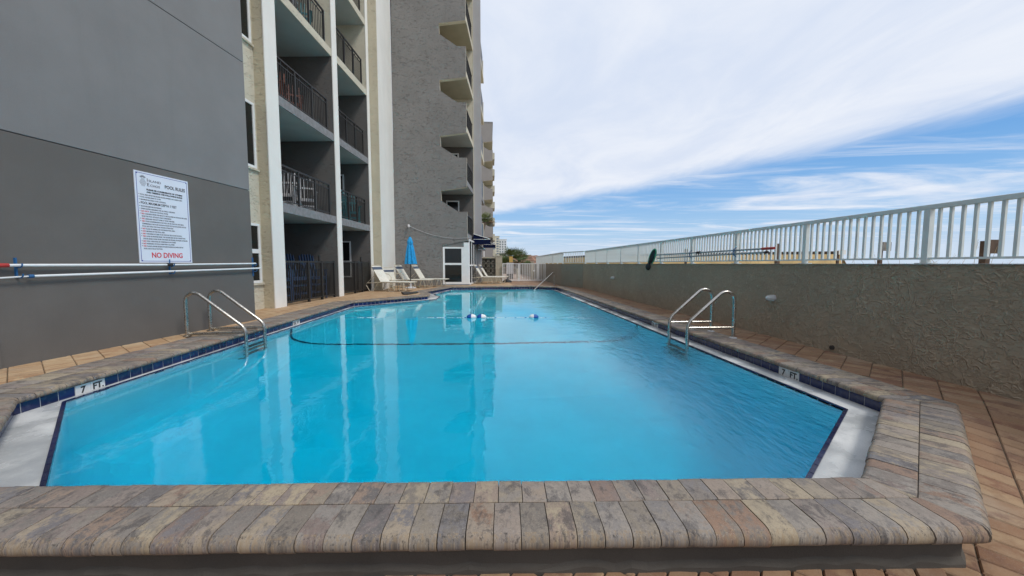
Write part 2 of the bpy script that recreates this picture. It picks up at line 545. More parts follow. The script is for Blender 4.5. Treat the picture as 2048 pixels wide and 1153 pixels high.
MAT['strap'] = paint('cream_vinyl_strap', (0.80, 0.775, 0.68), 0.5, 0.06, 12)
MAT['tube'] = paint('cream_tube', (0.56, 0.50, 0.38), 0.4, 0.08, 9)
MAT['navy_strap'] = paint('slate_vinyl_strap', (0.075, 0.10, 0.15), 0.5, 0.08, 9)
MAT['plastic_white'] = paint('white_resin', (0.52, 0.52, 0.53), 0.5, 0.05, 6)
MAT['plastic_blue'] = paint('blue_resin', (0.035, 0.075, 0.17), 0.5, 0.1, 6)
MAT['plastic_teal'] = paint('turquoise_resin', (0.02, 0.19, 0.22), 0.5, 0.1, 6)
MAT['plastic_red'] = paint('terracotta_resin', (0.20, 0.075, 0.05), 0.5, 0.15, 6)
MAT['navy_canvas'] = paint('navy_canvas', (0.007, 0.012, 0.042), 0.95, 0.15, 6, spec=0.08)
MAT['float_blue'] = paint('blue_float', (0.012, 0.09, 0.36), 0.4, 0.06, 9)
MAT['float_white'] = paint('white_float', (0.78, 0.79, 0.80), 0.4, 0.04, 9)
MAT['ink'] = paint('black_ink', (0.015, 0.015, 0.018), 0.6, 0.1, 20)
MAT['grey_ink'] = paint('grey_ink', (0.13, 0.14, 0.16), 0.6, 0.1, 20)
MAT['red_ink'] = paint('red_ink', (0.62, 0.03, 0.05), 0.6, 0.05, 20)
MAT['blue_ink'] = paint('blue_ink', (0.05, 0.06, 0.30), 0.6, 0.1, 20)
MAT['sign_white'] = paint('sign_panel', (0.72, 0.76, 0.84), 0.4, 0.02, 4)
MAT['plaster'] = paint('pool_plaster', (0.76, 0.935, 0.96), 0.8, 0.05, 1.2, 0.1)
MAT['sand'] = paint('beach_sand', (0.50, 0.42, 0.29), 0.95, 0.12, 1.5, 0.5, bscale=14)
MAT['sandbank'] = paint('yellow_sand_face', (0.50, 0.36, 0.17), 0.95, 0.18, 1.6, 0.5, bscale=14)
MAT['brown_wood'] = paint('brown_boards', (0.085, 0.055, 0.04), 0.85, 0.3, 6, 0.3)
MAT['grey_sign'] = paint('weathered_grey_board', (0.16, 0.16, 0.16), 0.8, 0.3, 14)
MAT['yellow_sign'] = paint('yellow_board', (0.55, 0.36, 0.10), 0.7, 0.1, 9)
MAT['sea'] = paint('sea_water', (0.10, 0.25, 0.32), 0.15, 0.1, 0.02)
MAT['tower_cream'] = paint('far_cream_render', (0.55, 0.52, 0.42), 0.8, 0.06, 0.1)
MAT['tower_white'] = paint('far_white_render', (0.62, 0.64, 0.66), 0.8, 0.05, 0.1)
MAT['far_glass'] = paint('far_grey_glass', (0.16, 0.19, 0.22), 0.3, 0.1, 0.5)
MAT['green_net'] = paint('green_net_rim', (0.03, 0.30, 0.18), 0.5, 0.1, 9)
MAT['dark_net'] = paint('dark_net_mesh', (0.02, 0.022, 0.022), 0.8, 0.2, 40)
MAT['dune'] = paint('scrub_dune', (0.23, 0.13, 0.09), 0.95, 0.45, 1.4, 0.6, bscale=6)
MAT['stone_dark'] = paint('dark_slate', (0.05, 0.045, 0.04), 0.7, 0.3, 12, 0.4)
MAT['mulch_tuft'] = paint('dry_grass', (0.34, 0.20, 0.08), 0.9, 0.35, 5)
MAT['oat'] = paint('sea_oat_stalk', (0.36, 0.28, 0.16), 0.9, 0.25, 5)
MAT['skimmer'] = paint('old_lamp_glass', (0.55, 0.57, 0.56), 0.35, 0.05, 12)


def tile_mat(name, c):
    m, nt, out = new_mat(name)
    oi = N(nt, 'ShaderNodeObjectInfo').outputs['Random']
    at = N(nt, 'ShaderNodeAttribute', attribute_name='rnd').outputs['Fac']
    rnd = M(nt, 'FRACT', M(nt, 'ADD', M(nt, 'MULTIPLY', oi, 7.31), at))
    oc = N(nt, 'ShaderNodeTexCoord').outputs['Object']
    base = MIX(nt, rnd, tuple(v * 0.7 for v in c), tuple(v * 1.4 for v in c))
    n = NOISE(nt, oc, 25, 5)
    base = MIX(nt, M(nt, 'MULTIPLY', MR(nt, n, 0.5, 0.75), 0.12), base, (0.30, 0.33, 0.36))
    finish(nt, out, base, 0.16, NOISE(nt, oc, 30, 2), 0.08, 0.004)
    return m


MAT['tile'] = tile_mat('navy_glazed_tile', (0.006, 0.015, 0.075))
MAT['trim'] = tile_mat('navy_trim_tile', (0.008, 0.012, 0.055))
MAT['grout'] = paint('white_grout', (0.55, 0.57, 0.58), 0.8, 0.1, 20)
MAT['marker'] = paint('white_marker_tile', (0.70, 0.71, 0.70), 0.35, 0.05, 20)


def ledge_mat():
    m, nt, out = new_mat('wet_white_plaster')
    oc = N(nt, 'ShaderNodeTexCoord').outputs['Object']
    n = NOISE(nt, oc, 2.2, 5)
    base = MIX(nt, MR(nt, n, 0.35, 0.65), (0.40, 0.42, 0.43), (0.66, 0.67, 0.66))
    n2_ = NOISE(nt, MAP(nt, oc, (1, 1, 1), (0, 0, 0), (5, 3, 0)), 7, 6, 0.65)
    base = MIX(nt, M(nt, 'MULTIPLY', MR(nt, n2_, 0.52, 0.70), 0.45), base, (0.34, 0.36, 0.36))
    g = NOISE(nt, oc, 130, 3)
    base = MIX(nt, M(nt, 'MULTIPLY', MR(nt, g, 0.5, 0.7), 0.35), base, (0.33, 0.35, 0.37))
    finish(nt, out, base, MR(nt, n, 0.40, 0.62, 0.10, 0.5), NOISE(nt, oc, 120, 3), 0.15, 0.002)
    return m


MAT['ledge'] = ledge_mat()


def water_mat():
    m, nt, out = new_mat('pool_water')
    oc = N(nt, 'ShaderNodeTexCoord').outputs['Object']
    sp = N(nt, 'ShaderNodeSeparateXYZ', {0: oc})
    n1 = NOISE(nt, MAP(nt, oc, (1.0, 1.6, 1)), 2.2, 3, 0.5)
    n2 = NOISE(nt, MAP(nt, oc, (1.5, 0.75, 1)), 6.5, 3, 0.55)
    n3 = NOISE(nt, MAP(nt, oc, (1.6, 0.65, 1), (0, 0, 0.15)), 15, 3, 0.55, 0.3)
    patch = NOISE(nt, oc, 0.45, 3)
    side = MR(nt, M(nt, 'ADD', sp.outputs[0], M(nt, 'MULTIPLY', M(nt, 'SUBTRACT', patch, 0.5), 2.4)), 1.0, 2.3)
    a3 = M(nt, 'MULTIPLY_ADD', side, 0.26, 0.006)
    a2 = M(nt, 'MULTIPLY_ADD', side, 0.60, 0.022)
    h = M(nt, 'MULTIPLY', n1, 0.10)
    h = M(nt, 'MULTIPLY_ADD', n2, a2, h)
    h = M(nt, 'MULTIPLY_ADD', n3, a3, h)
    bp = N(nt, 'ShaderNodeBump', {'Height': h, 'Strength': 1.0, 'Distance': 0.03}).outputs[0]
    g = N(nt, 'ShaderNodeBsdfGlass', {'Color': (1, 1, 1, 1), 'Roughness': 0.0, 'IOR': 1.333, 'Normal': bp})
    nt.links.new(g.outputs[0], out.inputs[0])
    v = N(nt, 'ShaderNodeVolumeAbsorption', {'Color': (0.0, 0.930, 0.985, 1), 'Density': 1.3})
    nt.links.new(v.outputs[0], out.inputs[1])
    return m


MAT['water'] = water_mat()

# ================================================================ the pool
def v2(a, b):
    return (b[0] - a[0], b[1] - a[1])


def offset_poly(P, ws):
    """outward offset of a counter-clockwise polygon, one width per edge"""
    n = len(P)
    lines = []
    for i in range(n):
        a, b = P[i], P[(i + 1) % n]
        d = v2(a, b)
        L = math.hypot(*d)
        nx, ny = d[1] / L, -d[0] / L
        lines.append(((a[0] + nx * ws[i], a[1] + ny * ws[i]), (d[0] / L, d[1] / L)))
    out = []
    for i in range(n):
        (p, d), (q, e) = lines[i - 1], lines[i]
        den = d[0] * e[1] - d[1] * e[0]
        if abs(den) < 1e-4:
            out.append(q)
            continue
        t = ((q[0] - p[0]) * e[1] - (q[1] - p[1]) * e[0]) / den
        out.append((p[0] + d[0] * t, p[1] + d[1] * t))
    return out


# inner edge of the coping, counter-clockwise from the near left corner
POOL = [(-2.63, 1.90), (1.93, 1.69), (3.24, 2.70), (3.24, 17.0), (2.0, 17.75), (-1.78, 17.35),
        (-2.58, 14.55), (-2.20, 13.75), (-2.12, 12.75), (-3.95, 10.75), (-3.87, 3.15)]
W1 = [.18, .20, .20, .25, .25, .25, .20, .20, .22, .30, .20]
W2 = [.21, .21, .26, .30, .30, .25, .20, .20, .22, .32, .21]
MID = offset_poly(POOL, W1)
OUT = offset_poly(POOL, [a + b for a, b in zip(W1, W2)])
WATER = [(-2.45, 2.07), (1.80, 1.88), (3.03, 2.82), (3.03, 16.9), (1.95, 17.6), (-1.72, 17.2),
         (-2.2, 14.6), (-1.86, 13.75), (-1.84, 12.75), (-3.86, 10.62), (-3.82, 3.43)]
ZW = -0.150
flat = lambda a, b, t: (a, b, t)


def deck_z(y):
    t = min(1.0, max(0.0, (2.75 - y) / 1.40))
    return -0.22 * t * t * (3 - 2 * t)


# shell: side walls and a floor that drops towards the deep end
mb = MB()
n = len(WATER)
Z0, Z1 = ZW - 0.02, -2.3
ys = [(1.2, -2.05), (5.0, -1.95), (7.15, -1.62), (11.0, -1.25), (18.5, -1.10)]


def floor_z(y):
    for (ya, za), (yb, zb) in zip(ys, ys[1:]):
        if y <= yb:
            return za + (zb - za) * (y - ya) / (yb - ya)
    return ys[-1][1]


WS = []
for i in range(n):
    a, b = WATER[i], WATER[(i + 1) % n]
    k = max(1, round(math.hypot(*v2(a, b)) / .7))
    WS += [(a[0] + (b[0] - a[0]) * q / k, a[1] + (b[1] - a[1]) * q / k) for q in range(k)]
rc = .62
rings = [(0.0, None)] + [(rc * (1 - math.cos(t)), rc * (1 - math.sin(t))) for t in [math.pi / 2 * q / 7 for q in range(8)]]
lv = []
for d_, h_ in rings:
    pr = offset_poly(WS, [-d_] * len(WS))
    lv.append([(p[0], p[1], Z0 if h_ is None else floor_z(q[1]) + h_) for p, q in zip(pr, WS)])
nw = len(WS)
for A_, B_ in zip(lv, lv[1:]):
    for i in range(nw):
        j = (i + 1) % nw
        mb.add([A_[i], A_[j], B_[j], B_[i]], [(0, 1, 2, 3)])
pool_shell = structure('pool_shell', mb, MAT['plaster'], fix=False, smooth=60)
mb = MB()
for (ya, za), (yb, zb) in zip(ys, ys[1:]):
    mb.add([(-4.6, ya, za), (3.9, ya, za), (3.9, yb, zb), (-4.6, yb, zb)], [(0, 1, 2, 3)])
structure('pool_floor', mb, MAT['plaster'])
# dark tile line across the break of slope and up both walls
mb = MB()
cv = [(rc * (1 - math.cos(t)) + .004, rc * (1 - math.sin(t)) + .004) for t in [math.pi / 2 * q / 10 for q in range(11)]]
line = [(-3.837 + .004, -.17)] + [(-3.837 + d_, h_) for d_, h_ in cv] + [(3.03 - d_, h_) for d_, h_ in reversed(cv)] + [(3.026, -.17)]
for (xa, ha), (xb, hb) in zip(line, line[1:]):
    P_ = []
    for y in (7.125, 7.205):
        for x, h_ in ((xa, ha), (xb, hb)):
            P_.append((x, y, -.17 if h_ == -.17 else floor_z(y) + h_))
    mb.add(P_, [(0, 1, 3, 2)])
part('tile_line', mb, MAT['trim'], pool_shell)

# water body: only its top face is seen
mb = MB()
big = offset_poly(WATER, [0.19] * n)
mb.prism(big, -2.6, ZW, flat)
structure('water', mb, MAT['water'])

# white ledge at water level between wall tiles and basin
TILEP = offset_poly(POOL, [.035, .038, .042, .04, .035, .035, .035, .035, .035, .035, .035])
TRIMP = offset_poly(WATER, [0.026] * n)
mb = MB()
for i in range(n):
    j = (i + 1) % n
    mb.add([(*TILEP[i], ZW + .006), (*TILEP[j], ZW + .006), (*TRIMP[j], ZW + .003), (*TRIMP[i], ZW + .003)], [(0, 1, 2, 3)])
    mb.add([(*TRIMP[i], ZW + .003), (*TRIMP[j], ZW + .003), (*WATER[j], ZW + .002), (*WATER[i], ZW + .002),
            (*WATER[j], ZW - .03), (*WATER[i], ZW - .03)], [(0, 1, 2, 3), (3, 2, 4, 5)])
ledge = structure('pool_ledge', mb, MAT['ledge'])
near_i = (0, 1, 10)
big_trim = MB()
for i in range(n):
    a, b, c, d = WATER[i], WATER[(i + 1) % n], TRIMP[(i + 1) % n], TRIMP[i]
    L = math.hypot(*v2(a, b))
    k = max(1, round(L / 0.125))
    for q in range(k):
        t0, t1 = (q + .03) / k, (q + .97) / k
        lp = lambda u, v, t: (u[0] + (v[0] - u[0]) * t, u[1] + (v[1] - u[1]) * t)
        A, B, C_, D = lp(a, b, t0), lp(a, b, t1), lp(d, c, t1), lp(d, c, t0)
        near = i in (1, 10) or (i in (2, 9) and min(A[1], B[1]) < 4.6)
        m1 = MB() if near else big_trim
        r = random.random()
        m1.add([(*A, ZW + .010), (*B, ZW + .010), (*C_, ZW + .011), (*D, ZW + .011),
                (*A, ZW - .045), (*B, ZW - .045), (*C_, ZW - .0), (*D, ZW - .0)],
               [(0, 1, 2, 3), (0, 4, 5, 1), (3, 2, 6, 7), (1, 5, 6, 2), (0, 3, 7, 4)], r)
        if near:
            part('trim_tile', m1, MAT['trim'], ledge)
part('trim_tile_course', big_trim, MAT['trim'], ledge, kind='stuff')

# tiled wall above the ledge
mb = MB()
BACK = offset_poly(POOL, [0.12] * n)
for i in range(n):
    j = (i + 1) % n
    a, b = TILEP[i], TILEP[j]
    mb.add([(*a, -.165), (*b, -.165), (*b, -.05), (*a, -.05)], [(0, 1, 2, 3)])
pool_wall = structure('pool_wall', mb, MAT['grout'], fix=False)
tile_far = MB()
markers = {}


def tile_run(i, start, pitch, skip=()):
    a, b = TILEP[i], TILEP[(i + 1) % n]
    d = v2(a, b)
    L = math.hypot(*d)
    u = (d[0] / L, d[1] / L)
    nin = (-u[1], u[0])
    s = start
    while s < L - 0.012:
        e = min(s + pitch, L)
        if any(lo < (s + e) / 2 < hi for lo, hi in skip):
            s += pitch
            continue
        s0, s1 = max(0, s) + .0035, e - .0035
        if s1 - s0 > .012:
            P = []
            for z in (-.1535, -.058):
                for off in (-.01, .003):
                    for q in (s0, s1):
                        P.append((a[0] + u[0] * q + nin[0] * off, a[1] + u[1] * q + nin[1] * off, z))
            F = [(0, 1, 3, 2), (4, 6, 7, 5), (2, 3, 7, 6), (0, 4, 5, 1), (0, 2, 6, 4), (1, 5, 7, 3)]
            mid_y = (P[0][1] + P[1][1]) / 2
            if (i in (2, 9) and mid_y < 7.4) or i in (0, 1, 10):
                part('tile', MB().add(P, F, random.random()), MAT['tile'], pool_wall)
            else:
                tile_far.add(P, F, random.random())
        s += pitch


PITCH = 0.1335
# right wall runs from y=2.7 upward, left wall runs downward from y=10.75
r0 = TILEP[2][1]
l0 = TILEP[9][1]
tile_run(2, 3.548 - r0 - 4 * PITCH - PITCH * 3, PITCH, [(3.548 - r0, 3.548 - r0 + 2 * PITCH), (6.752 - r0, 6.752 - r0 + 2 * PITCH)])
tile_run(9, l0 - 4.918 - 45 * PITCH, PITCH, [(l0 - 3.850, l0 - 3.850 + 2 * PITCH), (l0 - 7.7215, l0 - 7.7215 + 2 * PITCH)])
for i in (0, 1, 3, 4, 5, 6, 7, 8, 10):
    tile_run(i, 0, PITCH)
part('tile_course', tile_far, MAT['tile'], pool_wall, kind='stuff')


def depth_marker(body_parts, i, s, label):
    a, b = TILEP[i], TILEP[(i + 1) % n]
    d = v2(a, b)
    L = math.hypot(*d)
    u = Vector((d[0] / L, d[1] / L, 0))
    nin = Vector((-u.y, u.x, 0))
    A = Vector((*a, 0))
    root = None
    for q in range(2):
        p0 = A + u * (s + q * PITCH + .002)
        p1 = A + u * (s + (q + 1) * PITCH - .002)
        P = [(p0 + nin * o_ + Vector((0, 0, z)))[:] for z in (-.154, -.057) for o_ in (-.01, .004) for _ in (0,)]
        P = []
        for z in (-.154, -.057):
            for o_ in (-.01, .004):
                for p in (p0, p1):
                    P.append((p + nin * o_ + Vector((0, 0, z)))[:])
        F = [(0, 1, 3, 2), (4, 6, 7, 5), (2, 3, 7, 6), (0, 4, 5, 1), (0, 2, 6, 4), (1, 5, 7, 3)]
        m1 = part('depth_marker', MB().add(P, F), MAT['marker'], pool_wall, label=label)
        # seen from the water the run of the edge goes right to left
        x = -u
        body, wd = body_parts[1 - q]
        c = (p0 + p1) / 2 + nin * .0045
        text(body, m1, MAT['ink'], c - x * wd / 2 + Vector((0, 0, -.137)), .088, x, width=wd, bold=.0025)


depth_marker([('7', .042), ('FT.', .098)], 2, 3.548 - r0, 'white depth tile reading 7 FT. on the right wall')
depth_marker([('7', .042), ('FT.', .098)], 9, l0 - 3.850, 'white depth tile reading 7 FT. on the left wall')
depth_marker([('5\u00bd', .10), ('FT', .085)], 9, l0 - 7.7215, 'white depth tile reading 5\u00bd FT on the left wall')
depth_marker([('5\u00bd', .10), ('FT', .085)], 2, 6.752 - r0, 'white depth tile reading 5\u00bd FT on the right wall')

# ---------------------------------------------------------------- coping of bullnose bricks
mb = MB()
CB = offset_poly(POOL, [.05, .055, .065, .06, .05, .05, .05, .05, .05, .05, .05])
CO = offset_poly(POOL, [a + b - .045 for a, b in zip(W1, W2)])
for i in range(n):
    j = (i + 1) % n
    mb.add([(*CB[i], -.009), (*CB[j], -.009), (*CO[j], -.009), (*CO[i], -.009),
            (*CB[i], -.058), (*CB[j], -.058), (*CO[j], -.058), (*CO[i], -.058)], [(0, 1, 2, 3), (4, 7, 6, 5), (0, 4, 5, 1), (2, 6, 7, 3)])
coping = structure('pool_coping', mb, MAT['joint'], fix=False)
coping_far = MB()
RIM_IN = [(.012, -.050), (.002, -.040), (.0, -.028), (.005, -.014), (.015, -.004), (.032, 0.0)]
RIM_OUT = [(.050, 0.0), (.026, -.004), (.010, -.017), (.001, -.036), (.003, -.058), (.016, -.074), (.035, -.080)]
n_brick = 0
cand = []
for i in range(n):
    a, b = POOL[i], POOL[(i + 1) % n]
    d = v2(a, b)
    L = math.hypot(*d)
    u = (d[0] / L, d[1] / L)
    no = (u[1], -u[0])
    for row in (0, 1):
        w0, w1 = (0.0, W1[i]) if row == 0 else (W1[i], W1[i] + W2[i])
        lo_p, hi_p = (POOL, MID) if row == 0 else (MID, OUT)

        def S(p):
            return (p[0] - a[0]) * u[0] + (p[1] - a[1]) * u[1]
        sa0, sa1 = S(lo_p[i]), S(hi_p[i])
        sb0, sb1 = S(lo_p[(i + 1) % n]), S(hi_p[(i + 1) % n])
        if row == 0:
            prof = [(w0 + q, z) for q, z in RIM_IN] + [(w1 - .008, 0), (w1 - .002, -.003), (w1 - .002, -.056)]
        else:
            prof = [(w0 + .002, -.056), (w0 + .002, -.003), (w0 + .008, 0)] + [(w1 - q, z) for q, z in RIM_OUT]
        pitch = 0.1145
        k0 = math.floor(min(sa0, sa1, 0) / pitch) - 1
        k1 = math.ceil(max(sb0, sb1, L) / pitch) + 1
        sh = 0.03 if row else 0.045
        for k in range(k0, k1):
            s0, s1 = k * pitch + sh + random.uniform(.0012, .0026), (k + 1) * pitch + sh - random.uniform(.0012, .0026)
            lift = random.uniform(-.0016, .0016)
            vs, uvs, ok = [], [], False
            tilt = random.uniform(-.0012, .0012)
            push = random.uniform(-.0028, .0028)
            for (dd, z) in prof:
                t = (dd - w0) / max(w1 - w0, 1e-6)
                lo = sa0 + (sa1 - sa0) * t + .0015
                hi = sb0 + (sb1 - sb0) * t - .0015
                l_, r_ = max(s0, lo), min(s1, hi)
                if r_ < l_:
                    l_ = r_ = min(max((l_ + r_) / 2, lo), max(hi, lo))
                elif r_ - l_ > .012:
                    ok = True
                for q, sg in ((l_, -1), (r_, 1)):
                    d2 = dd + (push if (row == 1 and dd > w0 + .1) or (row == 0 and dd < .05) else 0)
                    vs.append((a[0] + u[0] * q + no[0] * d2, a[1] + u[1] * q + no[1] * d2, z + lift + sg * tilt))
                    uvs.append((q, dd))
            if not ok:
                continue
            m_ = len(prof)
            fs = [(2 * q, 2 * q + 1, 2 * q + 3, 2 * q + 2) for q in range(m_ - 1)]
            fs.append((2 * m_ - 2, 2 * m_ - 1, 1, 0))
            fs.append(tuple(range(0, 2 * m_, 2)))
            fs.append(tuple(range(2 * m_ - 1, 0, -2)))
            cx_ = sum(v[0] for v in vs) / len(vs)
            cy_ = sum(v[1] for v in vs) / len(vs)
            vis = abs(cx_) < cy_ * 1.55 + .15
            cand.append((math.hypot(cx_, cy_) if vis else 99, vs, fs, random.random(), uvs))
cand.sort(key=lambda c: c[0])
for q, (dist, vs, fs, r, uvs) in enumerate(cand):
    if q < 296:
        part('brick', MB().add(vs, fs, r, 0, uvs), MAT['coping'], coping, smooth=50)
    else:
        coping_far.add(vs, fs, r, 0, uvs)
part('brick_course', coping_far, MAT['coping'], coping, kind='stuff', smooth=50)

# rendered curb under the raised near end
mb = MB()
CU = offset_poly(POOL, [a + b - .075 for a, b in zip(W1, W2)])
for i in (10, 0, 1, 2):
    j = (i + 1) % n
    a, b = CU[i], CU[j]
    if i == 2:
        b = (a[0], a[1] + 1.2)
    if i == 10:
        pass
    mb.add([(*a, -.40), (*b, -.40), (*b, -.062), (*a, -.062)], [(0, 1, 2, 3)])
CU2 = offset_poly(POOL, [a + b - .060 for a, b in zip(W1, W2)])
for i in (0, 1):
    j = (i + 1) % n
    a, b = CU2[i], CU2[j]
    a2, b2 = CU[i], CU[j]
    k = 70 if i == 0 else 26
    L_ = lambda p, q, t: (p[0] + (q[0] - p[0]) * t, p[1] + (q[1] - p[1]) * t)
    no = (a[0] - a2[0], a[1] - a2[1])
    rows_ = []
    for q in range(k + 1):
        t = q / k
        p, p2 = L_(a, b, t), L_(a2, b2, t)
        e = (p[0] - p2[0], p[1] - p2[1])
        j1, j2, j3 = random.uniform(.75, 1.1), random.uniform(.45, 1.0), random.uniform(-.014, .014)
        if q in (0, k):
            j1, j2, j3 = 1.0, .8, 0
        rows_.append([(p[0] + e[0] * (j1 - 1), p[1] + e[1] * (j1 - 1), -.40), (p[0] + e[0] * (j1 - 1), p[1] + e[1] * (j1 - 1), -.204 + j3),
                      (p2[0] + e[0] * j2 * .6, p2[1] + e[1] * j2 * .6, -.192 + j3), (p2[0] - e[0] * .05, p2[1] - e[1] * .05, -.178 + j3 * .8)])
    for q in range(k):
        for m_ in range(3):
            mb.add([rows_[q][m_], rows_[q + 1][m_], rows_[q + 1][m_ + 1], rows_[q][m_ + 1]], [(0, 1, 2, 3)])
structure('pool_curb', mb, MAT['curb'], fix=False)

# ---------------------------------------------------------------- deck
mb = MB()
DI = offset_poly(POOL, [a + b - .055 for a, b in zip(W1, W2)])


def flat_strip(x0, x1, y0, y1, k, dz_=-.014):
    for q in range(k):
        ya, yb = y0 + (y1 - y0) * q / k, y0 + (y1 - y0) * (q + 1) / k
        mb.add([(x0, ya, deck_z(ya) + dz_), (x1, ya, deck_z(ya) + dz_), (x1, yb, deck_z(yb) + dz_), (x0, yb, deck_z(yb) + dz_)], [(0, 1, 2, 3)])


XR, XL = 3.68, -4.44
flat_strip(XR, 4.4, 2.2, 17.3, 40)
flat_strip(-7.2, XL, 2.4, 17.3, 8)
flat_strip(-7.2, 4.4, 17.95, 23.0, 2)
for pts in ([(XL, 10.5), (-2.5, 13.0), (-2.6, 13.9), (-3.05, 14.6), (XL, 14.6)], [(XL, 14.6), (-3.05, 14.6), (-2.15, 17.95), (XL, 17.95)],
            [(XR, 17.3), (4.4, 17.3), (4.4, 17.95), (2.4, 17.95)], [(-7.2, 17.3), (XL, 17.3), (XL, 17.95), (-7.2, 17.95)]):
    mb.add([(x, y, -.014) for x, y in pts], [tuple(range(len(pts)))])
# near end, with the short fall to the lower paving
for ya, yb in [(-5.0 + q * 1.0, -4.0 + q * 1.0) for q in range(6)] + [(1.0 + q * .1, 1.1 + q * .1) for q in range(12)]:
    def xr(y):
        if y < 1.31:
            return None
        return 2.05 + (y - 1.31) * 1.33
    za, zb = deck_z(ya) - .014, deck_z(yb) - .014
    if ya < 1.28:
        mb.add([(-7.2, ya, za), (4.4, ya, za), (4.4, yb, zb), (-7.2, yb, zb)], [(0, 1, 2, 3)])
    else:
        x0 = min(xr(yb) - .12, XR)
        mb.add([(x0, ya, za), (4.4, ya, za), (4.4, yb, zb), (x0, yb, zb)], [(0, 1, 2, 3)])
        mb.add([(-7.2, ya, za), (-2.3 - (yb - 1.3) * .9, ya, za), (-2.3 - (yb - 1.3) * .9, yb, zb), (-7.2, yb, zb)], [(0, 1, 2, 3)])
deck = structure('deck', mb, MAT['deck_base'])


def paver_vs(c, ang, lx, ly, lift):
    ca, sa = math.cos(ang), math.sin(ang)
    vs = []
    for z, k in ((-.03, 1.0), (-.006, 1.0), (0.0, 0.95)):
        for sx, sy in ((-1, -1), (1, -1), (1, 1), (-1, 1)):
            x, y = sx * lx / 2 * (1 if k == 1 else 1 - .010 / lx), sy * ly / 2 * (1 if k == 1 else 1 - .010 / ly)
            X, Y = c[0] + x * ca - y * sa, c[1] + x * sa + y * ca
            vs.append((X, Y, deck_z(Y) + z - .003 + lift))
    fs = [(8, 9, 10, 11)]
    for lvl in (0, 4):
        for q in range(4):
            q2 = (q + 1) % 4
            fs.append((lvl + q, lvl + q2, lvl + 4 + q2, lvl + 4 + q))
    return vs, fs


def inside(p, P):
    r, j = False, len(P) - 1
    for i in range(len(P)):
        if (P[i][1] > p[1]) != (P[j][1] > p[1]) and p[0] < (P[j][0] - P[i][0]) * (p[1] - P[i][1]) / (P[j][1] - P[i][1]) + P[i][0]:
            r = not r
        j = i
    return r


pav = []
for side, ang in ((1, R(39.5)), (-1, R(-39.5))):
    ca, sa = math.cos(ang), math.sin(ang)
    lx, ly = 0.108, 0.222
    for i in range(-190, 191):
        for j in range(-90, 91):
            jj = j * ly
            x = i * lx * ca - jj * sa
            y = i * lx * sa + jj * ca
            x += 0.6 * side
            y += 8.0
            if side == 1:
                ok = (3.60 < x < 4.33 and 1.2 < y < 17.4) or (1.95 < x < 4.33 and 0.75 < y < 2.8) or (1.9 < x < 4.3 and 17.5 < y < 22.4)
            else:
                ok = (-6.2 < x < -2.0 and 3.2 < y < 18.5 and x > -5.6) or (-2.0 < x < 1.9 and 17.7 < y < 22.4) or (-2.5 < x < 1.95 and .9 < y < 1.55)
            if not ok or inside((x, y), DI if y > 1.56 else MID):
                continue
            if side == -1 and y < 7.3 and x < -5.3:
                continue
            lift = random.uniform(-.0018, .0012)
            rot = ang + random.uniform(-.012, .012)
            vs, fs = paver_vs((x, y), rot, lx - .006, ly - .006, lift)
            vis = abs(x) < y * 1.5 + .1
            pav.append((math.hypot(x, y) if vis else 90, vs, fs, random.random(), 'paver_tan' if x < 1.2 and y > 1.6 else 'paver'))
pav.sort(key=lambda c: c[0])
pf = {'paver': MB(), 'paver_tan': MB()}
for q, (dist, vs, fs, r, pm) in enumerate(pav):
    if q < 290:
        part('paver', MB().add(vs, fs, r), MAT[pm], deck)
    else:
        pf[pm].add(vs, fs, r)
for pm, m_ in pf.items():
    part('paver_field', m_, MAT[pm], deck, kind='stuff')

# walkway beyond the gate, sand, sea
mb = MB()
mb.box(-4, 4.0, 22.98, 60, -.30, -.02)
structure('walkway', mb, paint('pink_walkway', (0.36, 0.26, 0.20), 0.9, 0.15, 2))
mb = MB()
mb.add([(-900, -900, -2.9), (900, -900, -2.9), (900, 2500, -2.9), (-900, 2500, -2.9)], [(0, 1, 2, 3)])
structure('ground', mb, MAT['sand'])
mb = MB()
prof = [(4.50, .93), (5.4, .98), (7.0, .96), (9.0, .85), (12, .55), (18, .1), (30, -.7), (48, -1.5), (70, -2.3)]
yy = [-30 + q * 1.5 for q in range(90)]
for q in range(len(yy) - 1):
    for (xa, za), (xb, zb) in zip(prof, prof[1:]):
        f_ = lambda x, y, z: (x, y, z + (.05 * math.sin(y * 1.3 + x * 2) if x > 5 else 0))
        mb.add([f_(xa, yy[q], za), f_(xb, yy[q], zb), f_(xb, yy[q + 1], zb), f_(xa, yy[q + 1], za)], [(0, 1, 2, 3)])
structure('beach', mb, MAT['sand'], smooth=60)
mb = MB()
mb.add([(55, -2500, -1.9), (5500, -2500, -1.9), (5500, 5500, -1.9), (55, 5500, -1.9)], [(0, 1, 2, 3)])
structure('sea', mb, MAT['sea'])

